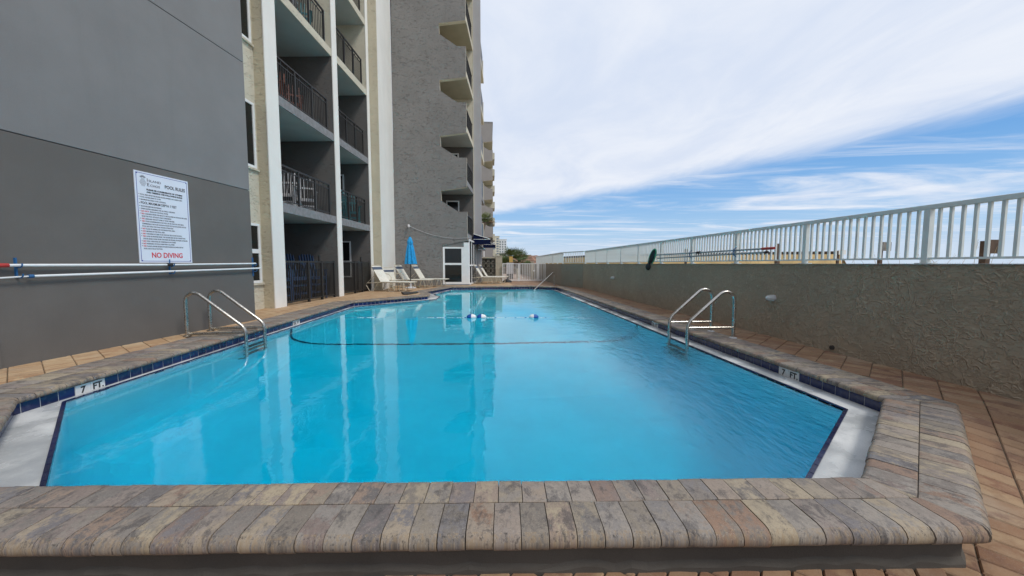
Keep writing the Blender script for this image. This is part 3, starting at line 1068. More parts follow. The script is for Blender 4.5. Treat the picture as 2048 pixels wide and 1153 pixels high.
# ================================================================ right boundary wall
mb = MB()
wl = [(4.28, -6.0), (4.28, 16.2), (3.62, 17.9), (3.50, 60.0)]
wb = [(4.49, -6.0), (4.49, 16.25), (3.83, 17.98), (3.71, 60.0)]
ZT = 1.095
mb2 = MB()
for i in range(3):
    tgt = mb if i == 0 else mb2
    tgt.add([(*wl[i], -.5), (*wl[i + 1], -.5), (*wl[i + 1], ZT), (*wl[i], ZT), (*wb[i + 1], ZT), (*wb[i], ZT), (*wb[i], -.5), (*wb[i + 1], -.5)],
            [(0, 1, 2, 3), (3, 2, 4, 5), (5, 4, 7, 6)])
wall = thing('boundary_wall', 'low olive grey trowelled stucco wall along the right side of the pool', 'wall', (4.28, 5, 0))
part('wall_face', mb, MAT['wall'], wall, fix=False)
part('wall_return', mb2, MAT['wall_plain'], wall, fix=False)
mb = MB()
mb.box(4.265, 4.497, -6.0, 16.19, ZT + .001, ZT + .006)
part('wall_cap', mb, paint('pale_cap', (0.42, 0.42, 0.40), 0.8, 0.15, 5), wall)
mb = MB()
mb.tube([(4.285, 4.175, .055), (4.262, 4.175, .055)], .028, 12)
part('drain_pipe', mb, MAT['stone_dark'], wall)

# bulkhead lamps on that wall
lamp = thing('bulkhead_lamp', 'white dome bulkhead lamp on the stucco wall beside the nearer part of the pool', 'wall lamp', (4.28, 5.14, .585), 0, 'lamps on the boundary wall')
mb = MB()
mb.tube([(0.0, 0, 0), (-.025, 0, 0)], .050, 16)
part('lamp_base', mb, MAT['plastic_white'], lamp, world=False, smooth=40)
mb = MB()
mb.tube([(-.025, 0, 0), (-.06, 0, 0), (-.095, 0, 0), (-.115, 0, 0), (-.126, 0, 0)], [.046, .046, .040, .027, .009], 16)
part('lamp_glass', mb, MAT['skimmer'], lamp, world=False, smooth=60)
l2 = copy_tree(lamp)
l2.location = (4.28, 12.1, .62)
l2['label'] = 'small white bulkhead lamp at the far end of the stucco wall'

# ---------------------------------------------------------------- white railing on the wall
rail = thing('pool_railing', 'long white metal railing with square balusters on the right stucco wall', 'railing', (4.36, 5, ZT))
mb = MB()
mb.box(4.335, 4.385, -1.2, 16.17, 1.635, 1.682)
part('top_rail', mb, MAT['rail_white'], rail, bevel=.006)
mb = MB()
mb.box(4.345, 4.375, -1.2, 16.17, 1.142, 1.162)
part('bottom_rail', mb, MAT['rail_white'], rail)
bal = MB().box(-.0115, .0115, -.0115, .0115, 1.162, 1.635).mesh('baluster', MAT['rail_white'])
pst = MB().box(-.026, .026, -.026, .026, ZT + .008, 1.635)
pst.box(-.055, .055, -.055, .055, ZT + .006, ZT + .014)
pst = pst.mesh('post', MAT['rail_white'])
posts = [-.86, .54, 1.94] + [3.34 + 1.385 * q for q in range(10)]
posts[-1] = 16.12
for q, y in enumerate(posts):
    o = link(bpy.data.objects.new('post', pst), rail)
    o.matrix_local = INV[rail] @ Matrix.Translation((4.36, y, 0))
    if q + 1 < len(posts):
        y2 = posts[q + 1]
        k = round((y2 - y) / .0875)
        for b_ in range(1, k):
            o = link(bpy.data.objects.new('baluster', bal), rail)
            o.matrix_local = INV[rail] @ Matrix.Translation((4.36, y + (y2 - y) * b_ / k, 0))

rail2 = thing('return_railing', 'short white railing that turns the far corner of the wall', 'railing', (3.9, 17, ZT))
A, B = Vector((4.35, 16.22, 0)), Vector((3.72, 17.84, 0))
mb = MB()
mb.beam(A + Vector((0, 0, 1.66)), B + Vector((0, 0, 1.66)), .05, .045)
part('top_rail', mb, MAT['rail_white'], rail2)
mb = MB()
mb.beam(A + Vector((0, 0, 1.152)), B + Vector((0, 0, 1.152)), .03, .02)
part('bottom_rail', mb, MAT['rail_white'], rail2)
for q in range(1, 12):
    p = A.lerp(B, q / 12)
    part('baluster', MB().box(p.x - .0115, p.x + .0115, p.y - .0115, p.y + .0115, 1.162, 1.635), MAT['rail_white'], rail2)
rail3 = thing('far_railing', 'white railing running away behind the gate towards the dunes', 'railing', (3.7, 22, ZT))
mb = MB()
mb.box(3.675, 3.725, 17.88, 28.2, 1.637, 1.682)
part('top_rail', mb, MAT['rail_white'], rail3)
mb = MB()
for q in range(118):
    y = 17.95 + q * .0868
    mb.box(3.6885, 3.7115, y - .0115, y + .0115, 1.142, 1.637)
part('baluster_row', mb, MAT['rail_white'], rail3)
for q in range(8):
    y = 17.88 + q * 1.45
    part('post', MB().box(3.674, 3.726, y - .026, y + .026, ZT, 1.637), MAT['rail_white'], rail3)

# ================================================================ left gable wall
G0, G1 = Vector((-5.13, 4.05, 0)), Vector((-4.59, 7.34, 0))
gu = (G1 - G0).normalized()
gn = Vector((gu.y, -gu.x, 0))
gable = thing('gable_building', 'plain two tone charcoal stucco building with the pool rules sign', 'building', G1[:])


def gp(s, z, d=0.0):
    """point on the gable face: s metres back from its far corner, d out from the face"""
    p = G1 - gu * s + gn * d
    return Vector((p.x, p.y, z))


for nm, z0, z1, mt in (('lower_wall', -.3, 2.497, 'gable_dark'), ('upper_wall', 2.507, 4.863, 'gable_light'), ('top_wall', 4.873, 17, 'gable_light')):
    mb = MB()
    q = [gp(0, 0), gp(12, 0), gp(12, 0, -4.5), gp(0, 0, -4.5)]
    mb.prism([(p.x, p.y) for p in q], z0, z1, flat)
    part(nm, mb, MAT[mt], gable, bevel=.006)
mb = MB()
q = [gp(.02, 0, -.012), gp(12, 0, -.012), gp(12, 0, -4.4), gp(.02, 0, -4.4)]
mb.prism([(p.x, p.y) for p in q], 2, 16, flat)
part('joint_backing', mb, MAT['stone_dark'], gable)
mb = MB()
q = [gp(3.33, 0, .022), gp(3.55, 0, .022), gp(3.55, 0, .001), gp(3.33, 0, .001)]
mb.prism([(p.x, p.y) for p in q], 0, .30, flat)
part('corner_trim', mb, MAT['gable_dark'], gable)

# ================================================================ pool rules sign
sg = thing('pool_rules_sign', 'white pool rules notice board in small black and red print on the charcoal wall', 'sign', gp(1.6, 1.12)[:])
SX0, SX1, SZ0, SZ1 = 1.967, 1.217, 1.115, 2.40   # metres back from the wall corner, heights
W_, H_ = SX0 - SX1, SZ1 - SZ0


def sp(x, z, d=.0):
    """point on the sign: x metres from its left edge, z from its bottom"""
    return gp(SX0 - x, SZ0 + z, .012 + d)


def sbox(mb, x0, x1, z0, z1, d0, d1):
    vs = [sp(x, z, d) for d in (d0, d1) for z in (z0, z1) for x in (x0, x1)]
    mb.add(vs, [(0, 2, 3, 1), (4, 5, 7, 6), (0, 1, 5, 4), (2, 6, 7, 3), (0, 4, 6, 2), (1, 3, 7, 5)])
    return mb


part('board', sbox(MB(), 0, W_, 0, H_, -.011, 0), MAT['sign_white'], sg)
mb = MB()
for x0, x1, z0, z1 in ((.020, .026, .02, H_ - .02), (W_ - .026, W_ - .020, .02, H_ - .02), (.026, W_ - .026, .02, .026), (.026, W_ - .026, H_ - .026, H_ - .02)):
    sbox(mb, x0, x1, z0, z1, 0, .0012)
part('border', mb, MAT['blue_ink'], sg)
for x, z in ((.03, .03), (W_ - .03, .03), (.03, H_ - .03), (W_ - .03, H_ - .03)):
    m1 = MB()
    a, b = sp(x, z, 0), sp(x, z, .004)
    m1.tube([a, b], .009, 8)
    part('screw', m1, MAT['blue_ink'], sg)
# crest: a cross-hatched oval fruit under a leaf crown
mb = MB()
cx0, cz0 = .105, H_ - .150
for i in range(-3, 4):
    for j in range(-4, 5):
        x, z = i * .0135 + (.00675 if j % 2 else 0), j * .0125
        if (x / .042) ** 2 + (z / .055) ** 2 < 1:
            vs = [sp(cx0 + x + a, cz0 + z + b, .0013) for a, b in ((-.0048, 0), (0, -.0052), (.0048, 0), (0, .0052))]
            mb.add(vs, [(0, 1, 2, 3)])
for k in range(7):
    a = R(90 + (k - 3) * 24)
    p = (cx0 + math.cos(a) * .012, cz0 + .058 + math.sin(a) * .008)
    q = (cx0 + math.cos(a) * .045, cz0 + .062 + math.sin(a) * .045)
    wv = (-(q[1] - p[1]) * .13, (q[0] - p[0]) * .13)
    m_ = ((p[0] + q[0]) / 2, (p[1] + q[1]) / 2)
    mb.add([sp(p[0], p[1], .0013), sp(m_[0] + wv[0], m_[1] + wv[1], .0013), sp(q[0], q[1], .0013), sp(m_[0] - wv[0], m_[1] - wv[1], .0013)], [(0, 1, 2, 3)])
part('crest', mb, MAT['grey_ink'], sg)


def sline(body, x, z, size, mat, width=None, bold=0.0):
    return text(body, sg, MAT[mat], sp(x, z, .0006), size, gu, (0, 0, 1), width, bold)


sline('I', .155, H_ - .128, .066, 'grey_ink', None, .0006)
sline('SLAND', .178, H_ - .128, .046, 'grey_ink', .165, .0004)
sline('E', .155, H_ - .192, .066, 'grey_ink', None, .0006)
sline('CHOS', .196, H_ - .192, .046, 'grey_ink', .13, .0004)
sline('POOL RULES', .395, H_ - .178, .070, 'ink', .30, .0012)
sline('PLEASE BE CONSIDERATE OF OTHERS', .145, H_ - .252, .029, 'ink', .505, .0012)
sline('AND OBSERVE THE FOLLOWING RULES', .145, H_ - .288, .029, 'ink', .505, .0012)
rows = [('', 'POOL AREA USE IS FOR ISLAND ECHOS OWNERS AND GUESTS ONLY', .585), ('', 'POOL HOURS: 8AM TO 10 PM', .265), ('', 'MAXIMUM BATHING LOAD: 28 PEOPLE', .335),
        ('D', 'POOL MAXIMUM DEPTH: 7 FEET', .49), ('', 'SHOWER BEFORE ENTERING', .27), ('', 'SWIM DIAPERS REQUIRED FOR ALL SMALL CHILDREN', .46),
        ('DO NOT', 'SWALLOW THE POOL WATER', .25), ('NO', 'CHILDREN UNDER THE AGE OF 12 ARE ALLOWED IN THE POOL WET DECK', .60),
        ('-', 'OR IN THE POOL WITHOUT ADULT SUPERVISION', .40), ('NO', 'LIFEGUARD ON DUTY SWIM AT YOUR OWN RISK', .40),
        ('NO', 'FOOD OR BEVERAGES IN THE POOL OR ON THE POOL WET DECK.', .54), ('-', 'COMMERCIALLY BOTTLED WATER IN PLASTIC BOTTLES IS ALLOWED ON THE', .62),
        ('-', 'POOL WET DECK FOR POOL PATRON HYDRATION', .42), ('NO', 'GLASS OR ANIMALS IN THE FENCED POOL AREA', .40), ('NO', 'SMOKING IN THE POOL AREA', .25),
        ('NO', 'THROWING OF OBJECTS ON THE POOL DECK OR IN THE POOL', .50), ('NO', 'LOUD OR PROFANE MUSIC, THE VOLUME MUST BE NO LOUDER THAN', .55),
        ('-', 'CAN BE HEARD 10 FEET FROM THE RADIO OR SPEAKER. NO MUSIC AFTER 8PM', .63), ('NO', 'FOUL LANGUAGE, BE CONSIDERATE OF OTHERS', .40),
        ('NO', 'RESERVING OF POOL FURNITURE IS ALLOWED', .38), ('NO', 'FLOATS, BOOGIE BOARDS OR SURF BOARDS ALLOWED ON THE', .51), ('-', 'POOL DECK OR IN THE POOL', .25)]
zz = H_ - .330
dots = MB()
for pre, body, wd in rows:
    big_ = pre == 'D'
    if big_:
        zz -= .018
    x0 = .060
    if pre not in ('', 'D', '-'):
        sline(pre, x0, zz, .028, 'red_ink', .10 if pre == 'DO NOT' else .038, .0006)
        x0 += .11 if pre == 'DO NOT' else .046
    sline(body, x0, zz, .05 if big_ else .026, 'ink' if big_ else 'grey_ink', min(wd, W_ - .035 - x0), .0004)
    if pre != '-':
        sbox(dots, .040, .050, zz + .006, zz + .016, 0, .0012)
    zz -= .0352 if not big_ else .040
part('bullet_dots', dots, MAT['grey_ink'], sg)
sline('NO DIVING', .155, .075, .105, 'red_ink', .44, .0022)

# ---------------------------------------------------------------- cleaning poles on blue hooks
for i, (s, lab) in enumerate(((3.16, 'blue hook nearest the camera holding the white poles on the charcoal wall'),
                              (1.57, 'blue hook under the rules sign holding the white poles'),
                              (.02, 'tall blue hook at the far corner of the charcoal wall'))):
    hk = thing('pole_hook', lab, 'hook', gp(s, 1.03)[:], 0, 'hooks for the cleaning poles')
    mb = MB()
    z0, z1 = (.945, 1.165) if i != 2 else (.86, 1.22)
    a, b = gp(s, z0, .008), gp(s, z1, .008)
    mb.beam(a, b, .022, .014)
    part('hook_plate', mb, MAT['blue_hook'], hk)
    for z in (.975, 1.085):
        mb = MB()
        pts = [gp(s, z - .012, .012), gp(s, z - .026, .04), gp(s, z - .026, .07), gp(s, z - .006, .092), gp(s, z + .018, .094)]
        mb.tube(pts, .007, 6)
        part('prong', mb, MAT['blue_hook'], hk)
pl = thing('cleaning_pole', 'upper white pole with a red grip on the charcoal wall', 'pole', gp(1.5, 1.085)[:])
mb = MB()
mb.tube([gp(3.24, 1.083, .055), gp(1.61, 1.085, .055)], .0165, 10)
mb.tube([gp(1.61, 1.085, .055), gp(-.0, 1.105, .055)], .0135, 10)
part('shaft', mb, MAT['pole'], pl, smooth=40)
part('collar', MB().tube([gp(1.65, 1.085, .055), gp(1.57, 1.085, .055)], .024, 10), MAT['rubber'], pl, smooth=40)
part('grip', MB().tube([gp(3.5, 1.082, .055), gp(3.24, 1.083, .055)], .023, 10), MAT['red'], pl, smooth=40)
pl = thing('cleaning_pole', 'lower white pole under the red gripped one on the charcoal wall', 'pole', gp(1.5, .975)[:])
mb = MB()
mb.tube([gp(3.06, .963, .055), gp(-.10, 1.012, .055)], .0145, 10)
part('shaft', mb, MAT['pole'], pl, smooth=40)
part('end_cap', MB().tube([gp(3.10, .962, .055), gp(3.06, .963, .055)], .021, 10), MAT['blue_hook'], pl, smooth=40)
part('thin_end', MB().tube([gp(3.5, .945, .055), gp(3.3, .952, .055), gp(3.10, .962, .055)], .009, 8), MAT['pole'], pl, smooth=40)

# ================================================================ apartment building with balconies
FR = math.atan(.08)
apt = thing('apartment_building', 'cream and grey apartment building with balconies behind black railings', 'building', (-5.25, 9.64, 0), -FR)
ROT = Matrix.Translation((-5.25, 9.64, 0)) @ Matrix.Rotation(-FR, 4, 'Z')


def apart(name, mb, mat, parent=apt, **kw):
    return part(name, mb, mat, parent, world=False, **kw)


ST = 2.67
TOP = 7
bays = [(0.0, 2.80), (3.08, 5.50)]
fins = [(-.42, 0.0), (2.80, 3.08), (5.50, 5.70)]
for fi, (ya, yb) in enumerate(fins):
    for k in range(TOP):
        z0, z1 = ST * k - (.3 if k == 0 else .0), ST * (k + 1) - .004
        if fi == 0:
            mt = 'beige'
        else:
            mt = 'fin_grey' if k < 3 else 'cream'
        mb = MB()
        mb.box(-2.3 if fi else -.60, -.015, ya, yb, z0, z1)
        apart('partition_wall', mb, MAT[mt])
    mb = MB()
    mb.box(-.014, .012, ya - .012, yb + .012, -.3, ST * TOP)
    apart('edge_trim', mb, MAT['white_stucco'])
for k in range(1, TOP):
    for bi, (ya, yb) in enumerate(bays):
        mb = MB()
        mb.box(-2.3, -.05, ya + .002, yb - .002, ST * k - .236, ST * k - .01)
        apart('floor_slab', mb, MAT['soffit'])
        mb = MB()
        mb.box(-.048, -.022, ya + .002, yb - .002, ST * k - .24, ST * k - .004)
        apart('slab_edge', mb, MAT['slab_grey' if k < 3 else 'cream'])
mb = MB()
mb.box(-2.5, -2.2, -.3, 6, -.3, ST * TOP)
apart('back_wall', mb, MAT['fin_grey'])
# glazed doors at the back of each balcony
for k in range(TOP):
    for ya, yb in bays:
        f = MB()
        y0, y1, z0, z1 = ya + .45, yb - .35, ST * k + .02, ST * k + 2.05
        for a, b, c, d in ((y0, y0 + .05, z0, z1), (y1 - .05, y1, z0, z1), ((y0 + y1) / 2 - .03, (y0 + y1) / 2 + .03, z0, z1), (y0, y1, z1 - .05, z1 + .002)):
            f.box(-2.198, -2.14, a, b, c, d)
        fr = apart('balcony_door', f, MAT['frame_white'])
        apart('pane', MB().box(-2.195, -2.17, y0 + .05, y1 - .05, z0, z1 - .05), MAT['glass'], parent=fr)
# railings of the balconies
for k in range(1, TOP):
    for bi, (ya, yb) in enumerate(bays):
        zf = ST * k
        mb = MB()
        xr = -.085
        y0, y1 = ya + .02, yb - .28
        mb.box(xr - .024, xr + .024, y0, y1, zf + .945, zf + .985)
        mb.box(xr - .012, xr + .012, y0, y1, zf + .825, zf + .85)
        mb.box(xr - .012, xr + .012, y0, y1, zf + .055, zf + .08)
        kk = round((y1 - y0) / .088)
        for q in range(kk + 1):
            y = y0 + .01 + (y1 - y0 - .02) * q / kk
            mb.box(xr - .008, xr + .008, y - .008, y + .008, zf + .08, zf + .825)
            if q % 3 == 0:
                mb.box(xr - .008, xr + .008, y - .008, y + .008, zf + .85, zf + .945)
        for q in range(4):
            y = y0 + .022 + (y1 - y0 - .044) * q / 3
            mb.box(xr - .023, xr + .023, y - .022, y + .022, zf - .0, zf + .943)
        apart('balcony_railing', mb, MAT['black'])
# picket gates of the two ground floor terraces
for bi, (ya, yb) in enumerate(bays):
    mb = MB()
    y0, y1, xr = ya + .02, yb - (.20 if bi == 0 else .08), -.05
    mb.box(xr - .02, xr + .02, y0, y1, 1.13, 1.18)
    mb.box(xr - .016, xr + .016, y0, y1, .07, .11)
    kk = round((y1 - y0) / .078)
    for q in range(kk + 1):
        y = y0 + .01 + (y1 - y0 - .02) * q / kk
        wd = .009 if (bi == 0 or q < kk * .55) else .034
        mb.box(xr - .009, xr + .009, y - wd, y + wd, .11, 1.13)
    for q in (0, .42, .70, 1):
        y = y0 + .03 + (y1 - y0 - .06) * q
        mb.box(xr - .03, xr + .03, y - .03, y + .03, .0, 1.19)
    y = y0 + (y1 - y0) * .66
    mb.box(xr - .02, xr + .02, y - .03, y + .03, 1.18, 1.36)
    apart('picket_gate', mb, MAT['black'])
# windows in the cross walls
for k, (a, b, z0, z1) in ((0, (-1.75, -.82, .55, 2.02)), (1, (-1.95, -1.02, .9, 2.02)), (2, (-2.0, -1.15, .6, 2.02)), (4, (-1.9, -1.0, .6, 2.0))):
    f = MB()
    y = 5.488
    z0, z1 = z0 + ST * k, z1 + ST * k
    for p in ((a, a + .05, z0, z1), (b - .05, b, z0, z1), (a + .05, b - .05, z0, z0 + .05), (a + .05, b - .05, z1 - .05, z1), (a + .05, b - .05, (z0 + z1) / 2 - .11, (z0 + z1) / 2 - .06)):
        f.box(p[0], p[1], y - .03, y + .008, p[2], p[3])
    fr = apart('window', f, MAT['frame_white'])
    apart('pane', MB().box(a + .04, b - .04, y - .012, y + .006, z0 + .04, z1 - .04), MAT['screen'], parent=fr)
# recessed window strip left of the first fin
mb = MB()
mb.box(-.95, -.27, -3.4, -.422, -.3, ST * TOP)
apart('window_wall', mb, MAT['cream'])
for z0, z1, mid in ((.64, 2.06, 1.40), (3.36, 4.88, None), (6.24, 7.80, None), (9.2, 10.7, None)):
    f = MB()
    y0, y1, x = -2.0, -.50, -.27
    for p in ((y0, y0 + .06, z0, z1), (y1 - .06, y1, z0, z1), (y0 + .06, y1 - .06, z0, z0 + .06), (y0 + .06, y1 - .06, z1 - .06, z1)):
        f.box(x - .01, x + .03, p[0], p[1], p[2], p[3])
    if mid:
        f.box(x - .01, x + .028, y0 + .06, y1 - .06, mid - .05, mid + .05)
    fr = apart('window', f, MAT['frame_white'])
    apart('pane', MB().box(x - .01, x + .008, y0 + .05, y1 - .05, z0 + .05, z1 - .05), MAT['glass'], parent=fr)
    apart('sill', MB().box(x, x + .05, y0 - .04, y1 + .06, z0 - .05, z0 - .004), MAT['cream'], parent=fr)
# corner column: beige front, smooth white flank
mb = MB()
mb.prism([(-4.90, 15.36), (-4.475, 15.385), (-4.475, 15.46), (-4.90, 15.46)], -.3, 18, flat)
part('column_front', mb, MAT['beige'], apt)
mb = MB()
mb.prism([(-5.2, 15.462), (-4.468, 15.462), (-4.70, 18.50), (-5.2, 18.50)], -.3, 18, flat)
part('column_flank', mb, MAT['white_stucco'], apt)
mb = MB()
mb.box(-9, -2.31, -3.4, 9, ST * TOP, ST * TOP + .3)
apart('roof', mb, MAT['slab_grey'])

# ================================================================ grey wing with stepped balcony openings
wing = thing('hotel_wing', 'tall grey stucco wing with a column of stepped balcony openings', 'building', (-2.8, 18.5, 0))
YW = 18.5
pts = [(-4.75, -.3), (-2.35, -.3), (-2.37, 2.01), (-1.08, 2.26)]
for k in range(5):
    z = ST * k
    pts += [(-1.09, 3.72 + z), (-1.53, 3.72 + z), (-2.37, 4.25 + z), (-2.39, 4.75 + z), (-1.10, 4.94 + z)]
pts += [(-1.10, 17.6), (-4.62, 17.6)]
mb = MB()
mb.prism(pts, YW, YW + .22, lambda a, b, t: (a, t, b), 0, 1)
part('end_wall', mb, [MAT['wing_grey'], MAT['cream']], wing)
for k in range(1, 7):
    mb = MB()
    zt = ST * k - .02
    mb.prism([(-4.5, YW + .222), (-1.12, YW + .222), (-.90, YW + 2.74), (-4.5, YW + 2.74)], zt - .24, zt, flat, 0)
    part('floor_slab', mb, MAT['soffit' if k < 4 else 'soffit_tan'], wing)
    mb = MB()
    mb.prism([(-1.118, YW + .222), (-1.09, YW + .222), (-.87, YW + 2.74), (-.898, YW + 2.74)], zt - .245, zt + .004, flat, 0)
    part('slab_edge', mb, MAT['slab_grey' if k < 3 else 'cream'], wing)
    mb = MB()
    P, Q = Vector((-1.15, YW + .24, 0)), Vector((-.94, YW + 2.62, 0))
    up = lambda v, z: v + Vector((0, 0, z))
    mb.beam(up(P, zt + .97), up(Q, zt + .97), .05, .04)
    mb.beam(up(P, zt + .07), up(Q, zt + .07), .025, .025)
    for q in range(27):
        p = P.lerp(Q, q / 26)
        wd = .008 if q % 9 else .022
        mb.box(p.x - wd, p.x + wd, p.y - wd, p.y + wd, zt + .02, zt + .95)
    part('balcony_railing', mb, MAT['black'], wing)
for k in range(0, 7):
    mb = MB()
    mb.box(-4.5, -.885, YW + 2.75, YW + 2.95, ST * k - (.3 if k == 0 else 0), ST * (k + 1) - .004)
    part('partition_wall', mb, MAT['fin_grey' if k < 3 else 'cream'], wing)
    if k in (1, 2, 3):
        f = MB()
        a, b, z0, z1 = -2.45, -1.70, ST * k + .02, ST * k + 2.06
        y = YW + 2.748
        for p in ((a, a + .07, z0, z1), (b - .07, b, z0, z1), (a + .07, b - .07, z1 - .07, z1)):
            f.box(p[0], p[1], y - .03, y + .001, p[2], p[3])
        fr = part('balcony_door', f, MAT['frame_white'], wing)
        part('pane', MB().box(a + .06, b - .06, y - .012, y + .001, z0, z1 - .06), MAT['glass'], fr)
mb = MB()
mb.box(-4.75, -4.5, YW + .23, YW + 8, -.3, 17.6)
part('back_wall', mb, MAT['fin_grey'], wing)
mb = MB()
mb.prism([(-.884, YW + 2.74), (-.85, YW + 2.74), (-.85, YW + 2.97), (-.884, YW + 2.97)], -.3, 17.6, flat)
part('edge_trim', mb, MAT['cream'], wing)
mb = MB()
mb.prism([(-1.3, YW + 2.955), (-.42, YW + 2.965), (-.46, YW + 3.4), (-1.3, YW + 3.4)], -.3, 17.2, flat)
part('pilaster', mb, MAT['lilac'], wing, bevel=.02)
# the balconies beyond, seen end on
for k in range(1, 6):
    z = ST * k
    mb = MB()
    mb.prism([(-1.2, YW + 3.41), (-.46, YW + 3.41), (-.30, YW + 6.4), (-1.2, YW + 6.4)], z - .28, z, flat)
    part('floor_slab', mb, MAT['cream' if k > 2 else 'slab_grey'], wing)
    mb = MB()
    mb.prism([(-.50, YW + 3.42), (-.47, YW + 3.42), (-.36, YW + 5.6), (-.39, YW + 5.6)], z + .05, z + .96, flat)
    part('balcony_railing', mb, MAT['black'], wing)
    mb = MB()
    mb.box(-1.0, -.33, YW + 6.42, YW + 6.6, z + .0, z + 1.2)
    part('parapet', mb, MAT['cream'], wing)
mb = MB()
mb.box(-2.6, -1.1, YW + 3.41, YW + 6.6, -.3, 16.6)
part('rear_wall', mb, MAT['cream'], wing)

# white glazed room under the wing
room = thing('glazed_enclosure', 'white framed glazed room with two dark panes at the foot of the grey wing', 'glazed room', (-1.7, YW, 0))
for a, b, c, d in ((-2.34, -2.24, .06, 1.95), (-1.40, -1.28, .06, 1.95), (-2.24, -1.40, 1.87, 1.95), (-2.24, -1.40, 1.04, 1.14), (-2.24, -1.40, .06, .17)):
    part('frame', MB().box(a, b, YW + .02, YW + .10, c, d), MAT['frame_white'], room)
part('pane', MB().box(-2.24, -1.40, YW + .05, YW + .065, 1.14, 1.87), MAT['glass'], room)
part('pane', MB().box(-2.24, -1.40, YW + .05, YW + .065, .17, 1.04), MAT['glass'], room)
part('corner_post', MB().box(-1.278, -1.03, YW + .02, YW + .14, .03, 2.18), MAT['frame_white'], room)
part('sill', MB().box(-2.36, -1.0, YW - .02, YW + .12, .0, .058), MAT['slab_grey'], room)
part('header', MB().box(-2.34, -1.28, YW + .03, YW + .20, 1.952, 2.40), MAT['wing_grey'], room)
for q in range(4):
    t = q / 3
    x, y = -1.01 + .25 * t, YW + .16 + 2.5 * t
    part('mullion', MB().box(x - .022, x + .022, y - .022, y + .022, .03, 2.30), MAT['frame_white'], room)
mb = MB()
for z in (.06, 1.02, 2.31):
    mb.beam((-1.01, YW + .12, z), (-.76, YW + 2.7, z), .06, .08)
part('side_rail', mb, MAT['frame_white'], room)
mb = MB()
mb.beam((-1.04, YW + .2, 1.15), (-.79, YW + 2.66, 1.15), .012, 2.2)
part('side_pane', mb, MAT['screen'], room)

# lamp and sagging cable on the grey wall
cl = thing('wall_camera', 'small white camera high on the grey wall with a cable leading right', 'camera', (-3.99, YW, 3.0))
part('bracket', MB().tube([(-3.99, YW, 3.0), (-3.99, YW - .10, 3.0)], .045, 10), MAT['plastic_white'], cl, smooth=40)
part('housing', MB().tube([(-4.0, YW - .08, 3.03), (-3.97, YW - .15, 2.96), (-3.96, YW - .19, 2.90)], [.05, .06, .05], 10), MAT['plastic_white'], cl, smooth=40)
mb = MB()
mb.tube([(-3.95 + 3.0 * t, YW - .03, 2.98 - .55 * t - .30 * 4 * t * (1 - t) * .8) for t in [q / 16 for q in range(17)]], .008, 6)
tag(part('wall_cable', mb, MAT['plastic_white'], None), 'thin white cable sagging across the grey wing wall', 'cable')

# ================================================================ far end of the pool yard
def aw(name, label, x0, x1, y0, y1, z_hi, z_lo, drop, mat='navy_canvas', cat='awning'):
    t = thing(name, label, cat, ((x0 + x1) / 2, y0, z_lo))
    mb = MB()
    mb.add([(x0, y0, z_lo), (x1, y0, z_lo - .0), (x1, y1, z_lo), (x0, y1, z_hi), (x0, y0, z_hi), (x0, y1, z_lo)], [(0, 1, 4), (4, 1, 2, 3), (0, 4, 3, 5), (0, 5, 2, 1), (5, 3, 2)])
    part('canvas', mb, MAT[mat], t)
    mb = MB()
    mb.box(x0, x1 + .01, y0 - .012, y0 - .001, z_lo - drop, z_lo)
    mb.box(x1 + .001, x1 + .012, y0, y1, z_lo - drop, z_lo)
    part('valance', mb, MAT[mat], t)
    mb = MB()
    mb.beam((x0, y0 - .02, z_lo), (x1, y0 - .02, z_lo), .02, .02)
    mb.beam((x0, y0 - .02, z_hi + .02), (x1, y0 - .02, z_lo + .02), .03, .03)
    mb.beam((x0, y1, z_hi + .02), (x1, y1, z_lo + .02), .03, .03)
    part('awning_frame', mb, MAT['frame_white'], t)
    return t


aw('navy_awning', 'navy awning over the glazed room beside the pale pilaster', -.86, .08, 20.3, 21.44, 2.74, 2.46, .28)
aw('navy_awning', 'second navy awning farther back, lower, towards the palms', -.45, .50, 28.0, 30.0, 2.85, 2.58, .26)
aw('door_hood', 'small taupe canvas door hood below the navy awnings', -.64, -.20, 20.95, 21.44, 2.24, 1.92, .05, mat='slab_grey', cat='door hood')
hp = thing('door_post', 'slim white post standing under the taupe door hood', 'post', (-.36, 26.62, 0))
part('shaft', MB().box(-.40, -.32, 26.6, 26.68, -.02, 2.04), MAT['frame_white'], hp)

